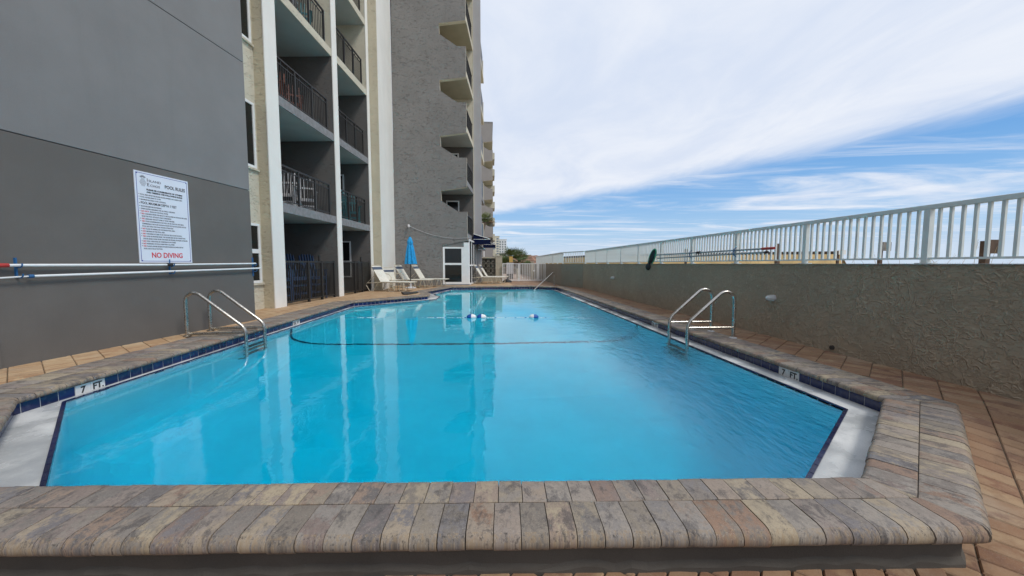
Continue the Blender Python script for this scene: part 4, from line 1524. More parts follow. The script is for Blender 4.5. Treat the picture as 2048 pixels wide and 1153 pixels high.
bw = thing('screen_wall', 'tan block wall with a panel of patterned breeze blocks beside the white gate', 'wall', (0, 22.5, 0))
part('block_pier', MB().box(-.84, -.50, 22.5, 22.75, -.1, 1.56), MAT['block'], bw)
part('lintel', MB().box(-.499, .409, 22.5, 22.75, 1.44, 1.52), MAT['block'], bw)
part('plinth', MB().box(-.499, .409, 22.5, 22.75, -.1, .20), MAT['block'], bw)
for r_ in range(4):
    z0, z1 = r_ * .4 - .05, (r_ + 1) * .4 - .056
    part('block', MB().box(.411, .82, 22.48, 22.78, z0, min(z1, 1.58)), MAT['block'], bw)
part('block_cap', MB().box(.40, .84, 22.46, 22.80, 1.545, 1.60), MAT['block'], bw)
breeze = MB()
s = .300
for i in range(3):
    for j in range(4):
        cx, cz = -.495 + .151 + i * .3005, .20 + .155 + j * .31
        h = .149
        for a, b, c, d in ((-h, -h, h, -h), (h, -h, h, h), (h, h, -h, h), (-h, h, -h, -h)):
            breeze.beam((cx + a, 22.62, cz + b), (cx + c, 22.62, cz + d), .022, .10, up=(0, 1, 0))
        for a, b, c, d in ((-h, -h, h, h), (-h, h, h, -h)):
            breeze.beam((cx + a, 22.621, cz + b), (cx + c, 22.621, cz + d), .022, .09, up=(0, 1, 0))
        r2 = [(cx + .085 * math.cos(q * math.pi / 4), 22.619, cz + .085 * math.sin(q * math.pi / 4)) for q in range(9)]
        for p, q in zip(r2, r2[1:]):
            breeze.beam(p, q, .020, .085, up=(0, 1, 0))
part('breeze_block', breeze, paint('breeze_concrete', (0.26, 0.245, 0.20), 0.85, 0.1, 6), bw)
part('dark_backing', MB().box(-.498, .408, 22.74, 22.752, .2, 1.44), MAT['rubber'], bw)


def gate(name, label, x0, x1, y, k, cat='gate'):
    t = thing(name, label, cat, (x0, y, 0))
    for q, (a, b) in enumerate(((x0, x0 + .05), (x1 - .05, x1))):
        part('gate_post', MB().box(a, b, y - .025, y + .025, .02, 1.13), MAT['white'], t)
    part('top_rail', MB().box(x0 + .05, x1 - .05, y - .02, y + .02, 1.085, 1.125), MAT['white'], t)
    part('bottom_rail', MB().box(x0 + .05, x1 - .05, y - .02, y + .02, .06, .10), MAT['white'], t)
    mb = MB()
    for q in range(1, k):
        x = x0 + (x1 - x0) * q / k
        mb.box(x - .012, x + .012, y - .012, y + .012, .10, 1.085)
    part('bar_row', mb, MAT['white'], t)
    return t


gate('yard_fence', 'white barred fence panel between the tan wall and the gate', .83, 1.84, 22.35, 9, 'fence')
g = gate('yard_gate', 'white barred gate leaf at the far end of the pool', 1.86, 3.04, 22.35, 11)
part('latch', MB().box(2.75, 2.85, 22.29, 22.33, .62, .70), MAT['frame_white'], g)
gate('yard_fence', 'narrow white fence panel between the gate and the stucco wall', 3.06, 3.52, 22.35, 4, 'fence')

for (x, y, w_, h_, mt, lab) in ((1.55, 26.5, .50, 1.12, 'plastic_white', 'white slatted bin behind the white fence'),
                                (2.22, 27.5, .26, .68, 'block', 'short beige box standing behind the white fence'),
                                (2.95, 24.5, .20, 1.2, 'block', 'slim beige bollard behind the white gate')):
    t = thing('bin' if 'bin' in lab else ('storage_box' if 'box' in lab else 'bollard'), lab, 'bin' if 'bin' in lab else ('box' if 'box' in lab else 'bollard'), (x, y, -.02))
    mb = MB()
    if 'bin' in lab:
        for q in range(5):
            mb.box(x - w_ / 2 + q * .1, x - w_ / 2 + q * .1 + .085, y - .2, y + .2, .36, h_)
        part('slat_row', mb, MAT[mt], t)
        part('body', MB().box(x - w_ / 2 + .02, x + w_ / 2 - .02, y - .18, y + .18, .0, h_ - .02), MAT['grey_sign'], t)
        part('lid', MB().box(x - w_ / 2 - .02, x + w_ / 2 + .02, y - .22, y + .22, h_ + .001, h_ + .05), MAT['plastic_white'], t)
    else:
        mb.box(x - w_ / 2, x + w_ / 2, y - w_ / 2, y + w_ / 2, -.02, h_)
        part('body', mb, MAT[mt], t, bevel=.02)
        part('lid', MB().box(x - w_ / 2 - .02, x + w_ / 2 + .02, y - w_ / 2 - .02, y + w_ / 2 + .02, h_ + .001, h_ + .05), MAT[mt], t, bevel=.01)

# ---------------------------------------------------------------- block beyond
D = thing('far_block', 'distant grey apartment block with curved parapets stepped up its end wall', 'building', (-1, 52, 0))
YD = 52.0
dp = [(-1.6, -1), (.55, -1)]
for k in range(1, 8):
    z = ST * k
    dp += [(.55, z + 1.05), (.06, z + 1.05), (-.82, z + 1.58), (-.84, z + 2.08), (.55, z + 2.26)] if k < 7 else []
dp += [(.55, 20.8), (-1.6, 20.8)]
mb = MB()
mb.prism(dp, YD, YD + .3, lambda a, b, t: (a, t, b), 0, 1)
far_grey = stucco('far_grey_stucco', (0.25, 0.235, 0.225), 'sand', .05, .1)
part('end_wall', mb, [far_grey, MAT['tower_cream']], D)
for k in range(1, 8):
    z = ST * k
    part('floor_slab', MB().box(-1.55, .58, YD + .31, YD + 9, z - .28, z - .02), MAT['tower_cream'], D)
    part('balcony_railing', MB().box(.50, .54, YD + .4, YD + 9, z, z + .95), MAT['far_glass'], D)
for k in range(0, 7):
    part('partition_wall', MB().box(-1.5, .62, YD + 4.2, YD + 4.5, ST * k, ST * k + 2.37), MAT['tower_cream' if k > 2 else 'fin_grey'], D)
part('rear_wall', MB().box(-1.6, -1.3, YD + .31, YD + 14, -1, 20.7), MAT['tower_cream'], D)
part('roof', MB().box(-1.62, .62, YD - .03, YD + 14, 20.81, 20.95), MAT['slab_grey'], D)
for k in range(1, 8):
    part('far_balcony', MB().box(-1.2, 1.0, YD + 9.1, YD + 13, ST * k - .3, ST * k + .75), MAT['tower_cream'], D)
part('far_flank', MB().box(-1.2, .7, YD + 9.2, YD + 12.9, -1, 19.9), MAT['fin_grey'], D)

for (x0, x1, z1, mt, lab, nx, nz) in ((4.0, 14.5, 38.5, 'tower_cream', 'cream tower block far away beyond the palms', 2, 12),
                                      (13.8, 24.5, 34.5, 'tower_white', 'white tower block with grey windows far away beyond the palms', 3, 10)):
    yb = 500.0 if mt == 'tower_cream' else 504.0
    t = thing('tower_block', lab, 'building', ((x0 + x1) / 2, yb, -2))
    part('wall', MB().box(x0, x1, yb, yb + 12, -2, z1), MAT[mt], t)
    part('roof_edge', MB().box(x0 - .4, x1 + .4, yb - .5, yb + 12.5, z1, z1 + .8), MAT[mt], t)
    for i in range(nx):
        for j in range(nz):
            wx = (x1 - x0) / nx
            a, z = x0 + wx * i + wx * .18, z1 - 4.2 - j * 3.4
            if z < 0:
                continue
            fr = part('window', MB().box(a, a + wx * .64, yb - .12, yb - .01, z, z + 2.2), MAT['tower_white'], t)
            part('pane', MB().box(a + .15, a + wx * .64 - .15, yb - .16, yb - .121, z + .12, z + 2.1), MAT['far_glass'], fr)


# ---------------------------------------------------------------- palms
def leaf_mat(name, c, c2):
    m, nt_, out = new_mat(name)
    at = N(nt_, 'ShaderNodeAttribute', attribute_name='rnd').outputs['Fac']
    finish(nt_, out, MIX(nt_, at, c, c2), 0.55, spec=0.35)
    return m


MAT['palm'] = leaf_mat('palm_leaf', (0.035, 0.075, 0.018), (0.13, 0.15, 0.045))
MAT['palm_dry'] = leaf_mat('dry_palm_leaf', (0.13, 0.085, 0.03), (0.25, 0.15, 0.06))
MAT['bark'] = paint('palm_bark', (0.12, 0.09, 0.065), 0.95, 0.3, 12, 0.6)


def fan(mb, base, d, size, k=15, spread=2.6, rng=random):
    d = Vector(d).normalized()
    side = d.cross(Vector((0, 0, 1)))
    side = side.normalized() if side.length > .05 else Vector((1, 0, 0))
    nrm = side.cross(d)
    hub = Vector(base) + d * size * .55
    r = rng.random()
    mb.beam(base, hub, size * .02, size * .02)
    for q in range(k):
        a = (q / (k - 1) - .5) * spread
        v = d * math.cos(a) + side * math.sin(a)
        tip = hub + v * size * (.62 + .12 * rng.random()) - Vector((0, 0, size * .12 * rng.random())) + nrm * size * .08 * rng.uniform(-1, 1)
        mid = hub + v * size * .38 + nrm * size * .04
        wv = (side * math.cos(a) - d * math.sin(a)) * size * .034
        mb.add([hub, mid + wv, tip, mid - wv], [(0, 1, 2, 3)], min(1, max(0, r * .7 + rng.random() * .3)))


def palm(name, label, base, h, crown_r, nl, dry, seed, lean=0.0, group=None, cat='palm tree'):
    rng = random.Random(seed)
    t = thing(name, label, cat, base, 0, group)
    top = Vector(base) + Vector((lean, 0, h))
    if h > .5:
        part('trunk', MB().tube([Vector(base), Vector(base) + Vector((lean * .3, 0, h * .5)), top], [.16, .13, .12], 10), MAT['bark'], t, smooth=60)
    g_, dr = MB(), MB()
    for q in range(nl):
        az_ = rng.uniform(0, 2 * math.pi)
        el = rng.uniform(-.35, 1.35)
        d = (math.cos(az_) * math.cos(el), math.sin(az_) * math.cos(el), math.sin(el))
        is_dry = el < .05 and rng.random() < dry
        fan(dr if is_dry else g_, top, d, crown_r * rng.uniform(.8, 1.15), 10, 2.4, rng)
    part('crown', g_, MAT['palm'], t, fix=False)
    if dr.v:
        part('dry_leaves', dr, MAT['palm_dry'], t, fix=False)
    return t


palm('cabbage_palm', 'fan palm rising in front of the distant grey apartment block', (-1.35, 38, -.1), 5.55, .95, 34, .8, 3, .97)
rng = random.Random(11)
for q, (x, y, h, r, lab) in enumerate(((1.75, 40.0, 1.0, 1.15, 'low fan palm at the left end of the palm clump behind the fence'),
                                       (2.55, 44.0, 1.75, 1.45, 'bushy fan palm left of the middle of the palm clump'),
                                       (3.3, 40.5, 1.55, 1.45, 'tall spiky fan palm in the middle of the palm clump'),
                                       (3.95, 43.0, 1.4, 1.3, 'bushy fan palm right of the middle of the palm clump'),
                                       (4.3, 39.0, .7, .95, 'small fan palm at the right end of the palm clump'))):
    palm('fan_palm', lab, (x, y, .0), h - .25, r, 24, .9, 20 + q, 0, 'fan palms behind the white fence')
t = thing('scrub_bush', 'dark evergreen bush between the palm clump and the distant block', 'bush', (1.3, 46, 0))
rng = random.Random(5)
mb = MB()
for q in range(420):
    p = Vector((rng.gauss(1.2, .6), rng.gauss(46.5, .8), abs(rng.gauss(.9, .5))))
    a = rng.uniform(0, 6.28)
    u_ = Vector((math.cos(a), math.sin(a), rng.uniform(-.4, .4))) * .13
    v_ = Vector((rng.uniform(-.4, .4), rng.uniform(-.4, .4), 1)).normalized() * .08
    mb.add([p - u_, p + v_, p + u_, p - v_], [(0, 1, 2, 3)], rng.random())
part('foliage', mb, MAT['palm'], t, fix=False)
ys = thing('notice_board', 'small yellow notice on a post in front of the palms', 'sign', (1.9, 31.0, 0))
part('post', MB().box(1.86, 1.92, 31.02, 31.08, -.02, 1.65), MAT['brown_wood'], ys)
part('board', MB().box(1.74, 2.04, 31.0, 31.018, 1.22, 1.72), MAT['yellow_sign'], ys)

mb = MB()
rng = random.Random(8)
for i in range(28):
    x = 3.6 + i * .5
for i in range(30):
    for j in range(10):
        pass
nx_, ny_ = 40, 14
pts_ = []
for j in range(ny_):
    for i in range(nx_):
        x, y = -2 + i * .75, 62 + j * 2.2
        z = 1.4 + 1.2 * math.exp(-((x - 6.5) / 5.5) ** 2) + .35 * math.sin(x * 1.7 + j) + rng.uniform(-.2, .2)
        pts_.append((x, y, -.5 if j == 0 or i == 0 or i == nx_ - 1 else z * min(1, j / 2)))
mb.add(pts_, [(j * nx_ + i, j * nx_ + i + 1, (j + 1) * nx_ + i + 1, (j + 1) * nx_ + i) for j in range(ny_ - 1) for i in range(nx_ - 1)])
structure('dune', mb, MAT['dune'])

# ---------------------------------------------------------------- beach side: sand bank under a boardwalk
mb = MB()
P = [(14.6, 14.2), (12, 15.4), (9.5, 17.0), (7.5, 19.0), (6.0, 22.0), (5.2, 27.0), (4.9, 36.0)]
for a, b in zip(P, P[1:]):
    for q in range(4):
        t0, t1 = q / 4, (q + 1) / 4
        lp = lambda t, o, z: (a[0] + (b[0] - a[0]) * t + o * .6, a[1] + (b[1] - a[1]) * t + o, z)
        mb.add([lp(t0, -.8, .3), lp(t1, -.8, .3), lp(t1, -.1, 1.50), lp(t0, -.1, 1.50), lp(t1, 1.5, 1.52), lp(t0, 1.5, 1.52)], [(0, 1, 2, 3), (3, 2, 4, 5)])
mb.add([(14.6, 14.2 - .8, .3), (14.6, 14.1, 1.50), (15.6, 15.0, .95), (16.8, 14.6, .3)], [(0, 3, 2, 1)])
structure('sand_bank', mb, MAT['sandbank'])
bd = thing('boardwalk', 'low brown boardwalk running along the top of the yellow sand bank', 'boardwalk', (9.5, 17.2, 1.52))
mb, mj = MB(), MB()
for a, b in zip(P, P[1:]):
    A, B = Vector((a[0], a[1], 1.60)), Vector((b[0], b[1], 1.60))
    mb.beam(A, B, .12, .04)
    mb.beam(A + Vector((.5, .8, 0)), B + Vector((.5, .8, 0)), .9, .04)
    mj.beam(A + Vector((.02, .03, -.065)), B + Vector((.02, .03, -.065)), .04, .088)
part('deck_boards', mb, MAT['brown_wood'], bd)
part('fascia_board', mj, MAT['brown_wood'], bd)

for i, (px_, y, x, z0, z1, w_, hgt, mt, lab) in enumerate((
        (0, 14, 7.89, .9, 1.70, .07, 0, 'brown_wood', 'short brown post seen through the far part of the railing'),
        (0, 12, 10.09, .6, 1.80, .11, 0, 'brown_wood', 'bare brown post rising above the boardwalk'),
        (0, 13, 13.35, .4, 1.62, .07, .17, 'white', 'small pale notice near the right end of the boardwalk'),
        (0, 10, 11.62, .5, 1.74, .08, .26, 'grey_sign', 'grey notice on a brown post seen through the railing'),
        (0, 6.5, 9.80, .7, 1.57, .10, .27, 'brown_wood', 'dark brown notice on a post at the right end of the railing'))):
    t = thing('signpost' if hgt else 'timber_post', lab, 'sign' if hgt else 'post', (x, y, z0))
    part('post', MB().box(x - w_ / 2, x + w_ / 2, y, y + w_, z0, z1 if hgt == 0 else z1 - .02), MAT['brown_wood'], t)
    if hgt:
        part('board', MB().box(x - .02, x + .26, y - .03, y - .002, z1 - hgt, z1), MAT[mt], t)
# dry tufts and sea oats behind the wall
rng = random.Random(4)
mb, mo = MB(), MB()
for q in range(120):
    y = rng.uniform(1.2, 9.5)
    x = rng.uniform(5.2, 7.2) + max(0, y - 3) * .25
    k = rng.randint(10, 26)
    for b_ in range(k):
        a = rng.uniform(0, 6.28)
        h = rng.uniform(.06, .20)
        p = Vector((x + rng.gauss(0, .10), y + rng.gauss(0, .10), .93))
        tip = p + Vector((math.cos(a) * h * .6, math.sin(a) * h * .6, h))
        s_ = Vector((-math.sin(a), math.cos(a), 0)) * .006
        mb.add([p - s_, p + s_, tip], [(0, 1, 2)], rng.random())
part('dune_grass', mb, MAT['mulch_tuft'], None, kind='stuff', fix=False)
for q in range(60):
    y = rng.uniform(1.5, 16)
    x = rng.uniform(5.2, 7.5) + max(0, y - 3) * .2
    h = rng.uniform(.2, .5)
    b_ = Vector((x, y, .93))
    tip = b_ + Vector((rng.gauss(0, .12), rng.gauss(0, .12), h))
    mo.tube([b_, b_.lerp(tip, .6) + Vector((0, 0, .03)), tip], [.0022, .002, .0015], 3)
    for e in range(5):
        p = b_.lerp(tip, .75 + e * .06)
        s_ = Vector((rng.uniform(-.03, .03), rng.uniform(-.03, .03), .02))
        mo.add([p, p + s_ + Vector((.004, 0, 0)), p + s_ * 1.6], [(0, 1, 2)])
part('sea_oats', mo, MAT['oat'], None, kind='stuff', fix=False)


# ================================================================ poolside furniture
def make_lounger(label, group):
    t = thing('sun_lounger', label, 'sun lounger', (0, 0, 0), 0, group)
    P = lambda name, mb, mat, par=t, **k: part(name, mb, MAT[mat], par, world=False, **k)
    w_, zs, xb, L = .33, .36, .62, 1.85     # half width, seat height, hinge, length
    ang = R(58)
    f = MB()
    for s_ in (-1, 1):
        f.tube([(xb - .25, s_ * w_, zs), (L - .06, s_ * w_, zs), (L, s_ * (w_ - .05), zs)], .016, 8)
    f.tube([(L, -(w_ - .05), zs), (L, w_ - .05, zs)], .016, 8)
    P('seat_frame', f, 'tube', smooth=50)
    top = Vector((xb - math.cos(ang) * .80, 0, zs + math.sin(ang) * .80))
    f = MB()
    f.tube([(xb, -w_, zs), (top.x + .03, -w_, top.z - .05), (top.x, -w_ + .06, top.z), (top.x, w_ - .06, top.z), (top.x + .03, w_, top.z - .05), (xb, w_, zs)], .016, 8)
    bf = P('back_frame', f, 'tube', smooth=50)

    def straps(a, b, k, gap=.008):
        m = MB()
        A, B = Vector(a), Vector(b)
        d = (B - A).normalized()
        nrm = Vector((-d.z, 0, d.x))
        if nrm.z < 0:
            nrm = -nrm
        L_ = (B - A).length / k
        for q in range(k):
            p0, p1 = A + d * (q * L_ + gap / 2), A + d * ((q + 1) * L_ - gap / 2)
            c = (p0 + p1) / 2 + nrm * .019
            rot = Matrix((d, Vector((0, 1, 0)), d.cross(Vector((0, 1, 0))))).transposed()
            m.obox(c, (L_ - gap, 2 * w_ + .036, .005), rot)
        return m
    H = Vector((xb, 0, zs))
    at = lambda t_: H + (top - H) * t_
    P('back_straps', straps(at(.02), at(.72), 10), 'strap')
    P('stripe', straps(at(.725), at(.88), 2, .002), 'navy_strap')
    P('head_straps', straps(at(.885), at(.95), 1), 'strap')
    P('seat_straps', straps(H + Vector((.03, 0, 0)), (L - .02, 0, zs), 20), 'strap')
    for x0, x1 in ((.18, .42), (.95, 1.22), (1.40, 1.68)):
        for s_ in (-1, 1):
            m = MB()
            if x0 < .3:
                m.tube([(.52, s_ * w_, zs - .01), (.10, s_ * (w_ + .01), zs - .02), (-.05, s_ * (w_ + .01), zs - .05), (.14, s_ * (w_ + .01), .015), (.30, s_ * (w_ + .01), .013), (.5, s_ * (w_ + .005), zs - .015)], .013, 7)
            else:
                m.tube([((x0 + x1) / 2 - .05, s_ * w_, zs - .01), (x0, s_ * (w_ + .012), .03), (x0 + .03, s_ * (w_ + .012), .013), (x1 - .03, s_ * (w_ + .012), .013), (x1, s_ * (w_ + .012), .03), ((x0 + x1) / 2 + .05, s_ * w_, zs - .01)], .013, 7)
            P('leg', m, 'tube', smooth=50)
    m = MB()
    for s_ in (-1, 1):
        m.tube([(at(.5).x, s_ * (w_ - .02), at(.5).z), (.02, s_ * (w_ - .02), zs - .03)], .009, 6)
    P('back_stay', m, 'tube', smooth=50)
    return t


G = 'strap loungers round the pool'
lg = make_lounger('cream strap lounger nearest the black picket gate with its foot end towards the pool', G)
for i, (x, y, rz, lab) in enumerate(((-4.80, 15.0, R(-14), None),
                                     (-4.42, 17.0, R(-12), 'cream strap lounger just left of the closed blue umbrella'),
                                     (-3.82, 17.75, R(-9), 'cream strap lounger right of the blue umbrella against the grey wing'),
                                     (-.98, 20.0, R(-8), 'cream strap lounger in front of the white glazed room, nearer the pool'),
                                     (-.74, 20.95, R(-7), 'cream strap lounger in front of the breeze block wall, behind another'))):
    o = lg if i == 0 else copy_tree(lg)
    o.location = (x, y, .002)
    o.rotation_euler.z = rz
    if lab:
        o['label'] = lab


def make_strap_chair(label):
    t = thing('strap_chair', label, 'chair', (0, 0, 0))
    P = lambda name, mb, mat, **k: part(name, mb, MAT[mat], t, world=False, **k)
    w_, zs = .28, .40
    f = MB()
    f.tube([(.0, -w_, zs), (-.16, -w_ + .0, .90), (-.17, -w_ + .06, .93), (-.17, w_ - .06, .93), (-.16, w_, .90), (0, w_, zs)], .014, 8)
    P('back_frame', f, 'tube', smooth=50)
    m, st = MB(), MB()
    for q in range(7):
        z = .44 + q * .045
        m.obox((-.015 - (z - zs) * .32, 0, z), (.005, 2 * w_, .040))
    P('back_straps', m, 'strap')
    st.obox((-.125, 0, .79), (.005, 2 * w_, .085))
    P('stripe', st, 'navy_strap')
    P('head_straps', MB().obox((-.148, 0, .865), (.005, 2 * w_, .045)), 'strap')
    m = MB()
    for q in range(9):
        m.obox((.03 + q * .052, 0, zs + .012), (.045, 2 * w_, .005))
    P('seat_straps', m, 'strap')
    for s_ in (-1, 1):
        P('arm', MB().tube([(-.09, s_ * (w_ + .02), .70), (.30, s_ * (w_ + .03), .66), (.43, s_ * (w_ + .02), .55), (.47, s_ * w_, .01)], .014, 8), 'tube', smooth=50)
        P('leg', MB().tube([(.44, s_ * w_, zs), (.0, s_ * w_, zs), (-.10, s_ * w_, .01)], .013, 8), 'tube', smooth=50)
    return t


c = make_strap_chair('cream strap armchair among the loungers in front of the white column')
c.location = (-4.22, 15.75, .002)
c.rotation_euler.z = R(-38)

# closed umbrella
um = thing('closed_umbrella', 'closed turquoise umbrella on a black pole in front of the grey wing', 'umbrella', (-3.52, 16.45, .0))
P = lambda name, mb, mat, **k: part(name, mb, MAT[mat], um, world=False, **k)
P('umbrella_base', MB().lathe([(.24, .0), (.24, .03), (.20, .055), (.05, .075), (.035, .12), (.035, .30)], 20), 'plastic_white', smooth=40)
P('umbrella_pole', MB().tube([(0, 0, .02), (0, 0, 2.27)], .019, 10), 'black', smooth=60)
prof = [(.215, 1.10), (.235, 1.085), (.24, 1.13), (.215, 1.30), (.18, 1.55), (.145, 1.78), (.115, 1.94), (.105, 1.985), (.125, 2.02), (.115, 2.10), (.075, 2.22), (.035, 2.29), (.012, 2.31)]


def fold(a, i):
    amp = .20 if i < 7 else (.12 if i < 10 else .03)
    return 1 + amp * math.cos(8 * a + .25 * i) + amp * .35 * math.sin(3 * a + 1.1)


P('canopy', MB().lathe(prof, 64, fold=fold), 'umbrella', smooth=70)
P('tie_strap', MB().lathe([(.098, 1.97), (.122, 1.975), (.122, 2.0), (.098, 2.005)], 24), 'umbrella', smooth=40)
P('finial', MB().lathe([(.018, 2.30), (.022, 2.325), (.012, 2.35), (.002, 2.36)], 12), 'black', smooth=40)

ub = thing('umbrella_base', 'black umbrella base with an empty stub beside the white fence', 'umbrella base', (1.08, 21.4, .0))
part('foot', MB().lathe([(.27, 0), (.27, .05), (.22, .12), (.10, .17), (.04, .19)], 20), MAT['rubber'], ub, world=False, smooth=40)
part('stub', MB().tube([(0, 0, .18), (0, 0, .48)], .03, 10), MAT['rubber'], ub, world=False, smooth=60)

# dark flat piece painting in the shaded gap by the coping spur
sl = thing('slate_slab', 'small dark slab lying where the coping juts into the pool', 'slab', (-2.95, 13.35, 0))
mb = MB()
mb.prism([(-3.30, 13.75), (-3.02, 12.90), (-2.86, 12.95), (-2.66, 13.72)], .004, .055, flat)
part('slab', mb, MAT['stone_dark'], sl, bevel=.01)


# ---------------------------------------------------------------- balcony chairs
def make_patio_chair(mat, label, group, tall=0.0):
    t = thing('patio_chair', label, 'chair', (0, 0, 0), 0, group)
    P = lambda name, mb, **k: part(name, mb, MAT[mat], t, world=False, **k)
    h = .42 + tall
    m = MB()
    for q in range(6):
        m.box(-.24 + q * .08, -.24 + q * .08 + .066, -.25, .25, h, h + .02)
    P('seat', m)
    m = MB()
    for q in range(6):
        y = -.24 + q * .09
        m.beam((-.22, y + .02, h + .02), (-.36, y + .02, h + .68 + (.04 if 0 < q < 5 else 0)), .07, .018, up=(0, 1, 0))
    m.beam((-.30, -.26, h + .42), (-.30, .26, h + .42), .03, .05)
    P('backrest', m)
    for s_ in (-1, 1):
        P('arm', MB().box(-.30, .26, s_ * .29 - .05, s_ * .29 + .05, h + .22, h + .245))
        P('leg', MB().beam((.22, s_ * .27, 0), (.22, s_ * .27, h + .22), .05, .05))
        P('leg', MB().beam((-.34, s_ * .27, 0), (-.22, s_ * .27, h + .22), .05, .05))
    m = MB()
    for z in ([.18] if tall == 0 else [.18, .42]):
        m.box(.20, .235, -.25, .25, z, z + .05)
        m.box(-.29, -.255, -.25, .25, z, z + .05)
    m.box(.20, .235, -.25, .25, h - .07, h - .001)
    P('rung', m)
    return t


FX = lambda x, y, z: ROT @ Vector((x, y, z))
GC = 'chairs on the balconies'


def put(o, x, y, z, rz, label=None):
    o.location = FX(x, y, z)
    o.rotation_euler.z = R(rz) - FR
    if label:
        o['label'] = label


b0 = make_patio_chair('plastic_blue', 'tall blue slatted chair behind the left part of the black picket gate', 'tall blue chairs behind the picket gate', .26)
put(b0, -.75, .75, 0, -30)
put(copy_tree(b0), -.72, 1.55, 0, -20, 'tall blue slatted chair behind the middle of the black picket gate')
put(copy_tree(b0), -.55, 2.25, 0, -25, 'tall blue slatted chair behind the right end of the black picket gate')
w0 = make_patio_chair('plastic_white', 'white slatted chair on the first floor balcony, left of another', GC)
put(w0, -.75, 1.35, ST, -75)
put(copy_tree(w0), -.65, 2.15, ST, -60, 'white slatted chair at the right end of the first floor balcony')
put(copy_tree(w0), -.9, 3.55, 0, -60, 'white chair behind the second black picket gate, left one')
put(copy_tree(w0), -.9, 4.15, 0, -60, 'white chair behind the second black picket gate, right one')
put(copy_tree(w0), -.7, 1.5, ST * 3, -70, 'white chair on the top visible balcony next to the second cross wall')
t0 = make_patio_chair('plastic_teal', 'turquoise chair at the left end of the first floor balcony past the second cross wall', GC)
put(t0, -.8, 3.45, ST, -60)
put(copy_tree(t0), -.6, 4.25, ST, -75, 'turquoise chair in the middle of the first floor balcony past the second cross wall')
put(copy_tree(t0), -.5, 4.95, ST, -60, 'turquoise chair at the right end of the first floor balcony past the second cross wall')
put(copy_tree(t0), -.6, 3.6, ST * 2, -60, 'turquoise chair on the second floor balcony past the second cross wall')
put(copy_tree(t0), -.6, 2.1, ST * 3, -60, 'turquoise chair on the top visible balcony')
r0_ = make_patio_chair('plastic_red', 'terracotta chair at the left of the second floor balcony', GC)
put(r0_, -.7, .85, ST * 2, -70)
put(copy_tree(r0_), -.7, 1.65, ST * 2, -60, 'terracotta chair in the middle of the second floor balcony')


# ---------------------------------------------------------------- ladders
def arc(c, r, a0, a1, k, fn):
    return [fn(c[0] + r * math.cos(a0 + (a1 - a0) * q / k), c[1] + r * math.sin(a0 + (a1 - a0) * q / k)) for q in range(k + 1)]


def make_ladder(label, xb, xw, ya, yb, htop, zbend, zbar, sgn_):
    """xb: deck anchor, xw: line of the uprights in the water, sgn_: +1 when the deck is at larger x"""
    t = thing('pool_ladder', label, 'ladder', (xb, (ya + yb) / 2, 0))
    for y in (ya, yb):
        s_ = -sgn_
        rad = .13
        pts = [(xb, y, .0), (xb, y, htop - rad)]
        sx = xb + s_ * rad
        slope = math.atan2(htop - zbend, abs(xw - sx) - .06)
        pts += [(sx - s_ * rad * math.cos(a), y, htop - rad + rad * math.sin(a)) for a in [R(q * 10) for q in range(2, 10)]]
        a_end = math.pi / 2 + slope * .9
        pts += [(sx - s_ * rad * math.cos(a), y, htop - rad + rad * math.sin(a)) for a in (math.pi / 2 + slope * .4, a_end)]
        bx, bz = xw - s_ * .05, zbend + .055
        pts += [(bx, y, bz), (xw - s_ * .018, y, zbend + .008), (xw - s_ * .004, y, zbend - .04), (xw, y, zbend - .10), (xw, y, -.90), (xw - s_ * .03, y, -1.02), (xw - s_ * .14, y, -1.06)]
        part('rail', MB().tube(pts, .0235, 12), MAT['steel'], t, smooth=60)
        part('cross_bar', MB().tube([(xb, y, zbar), (xw, y, zbar + (.0 if zbar > .1 else .015))], .021, 10), MAT['steel'], t, smooth=60)
        part('flange', MB().lathe([(.052, .001), (.052, .010), (.036, .018), (.026, .02)], 16, (xb, y, 0)), MAT['plastic_white' if sgn_ > 0 else 'steel'], t, smooth=40)
        fx = -sgn_
        part('foot', MB().tube([(xw - s_ * .12, y, -1.06), (xw - s_ * .19, y, -1.06)], .035, 10), MAT['rubber'], t, smooth=40)
    for z in (-.30, -.55, -.80):
        part('tread', MB().box(xw - .05, xw + .03, ya - .02, yb + .02, z - .012, z + .012), MAT['steel_dark'], t, bevel=.004)
    return t


make_ladder('steel pool ladder on the left side of the pool in front of the charcoal wall', -4.57, -3.72, 5.70, 6.16, .66, .10, .035, -1)
make_ladder('steel pool ladder on the right side of the pool below the bulkhead lamp', 3.60, 2.90, 5.05, 5.58, .69, .22, .16, 1)
hr = thing('grab_rail', 'single slanting steel grab rail at the far right corner of the pool', 'handrail', (3.1, 17.9, 0))
a, b = Vector((1.80, 16.80, -.42)), Vector((3.22, 18.32, .60))
mb = MB()
mb.tube([(1.66, 16.65, -.52), a, a.lerp(b, .5), b, (3.29, 18.44, .645), (3.35, 18.5, .64), (3.385, 18.54, .60), (3.39, 18.55, .45), (3.39, 18.55, .0)], .024, 10)
part('rail', mb, MAT['steel'], hr, smooth=60)
part('flange', MB().lathe([(.05, .001), (.05, .012), (.03, .02)], 14, (3.39, 18.55, 0)), MAT['plastic_white'], hr, smooth=40)

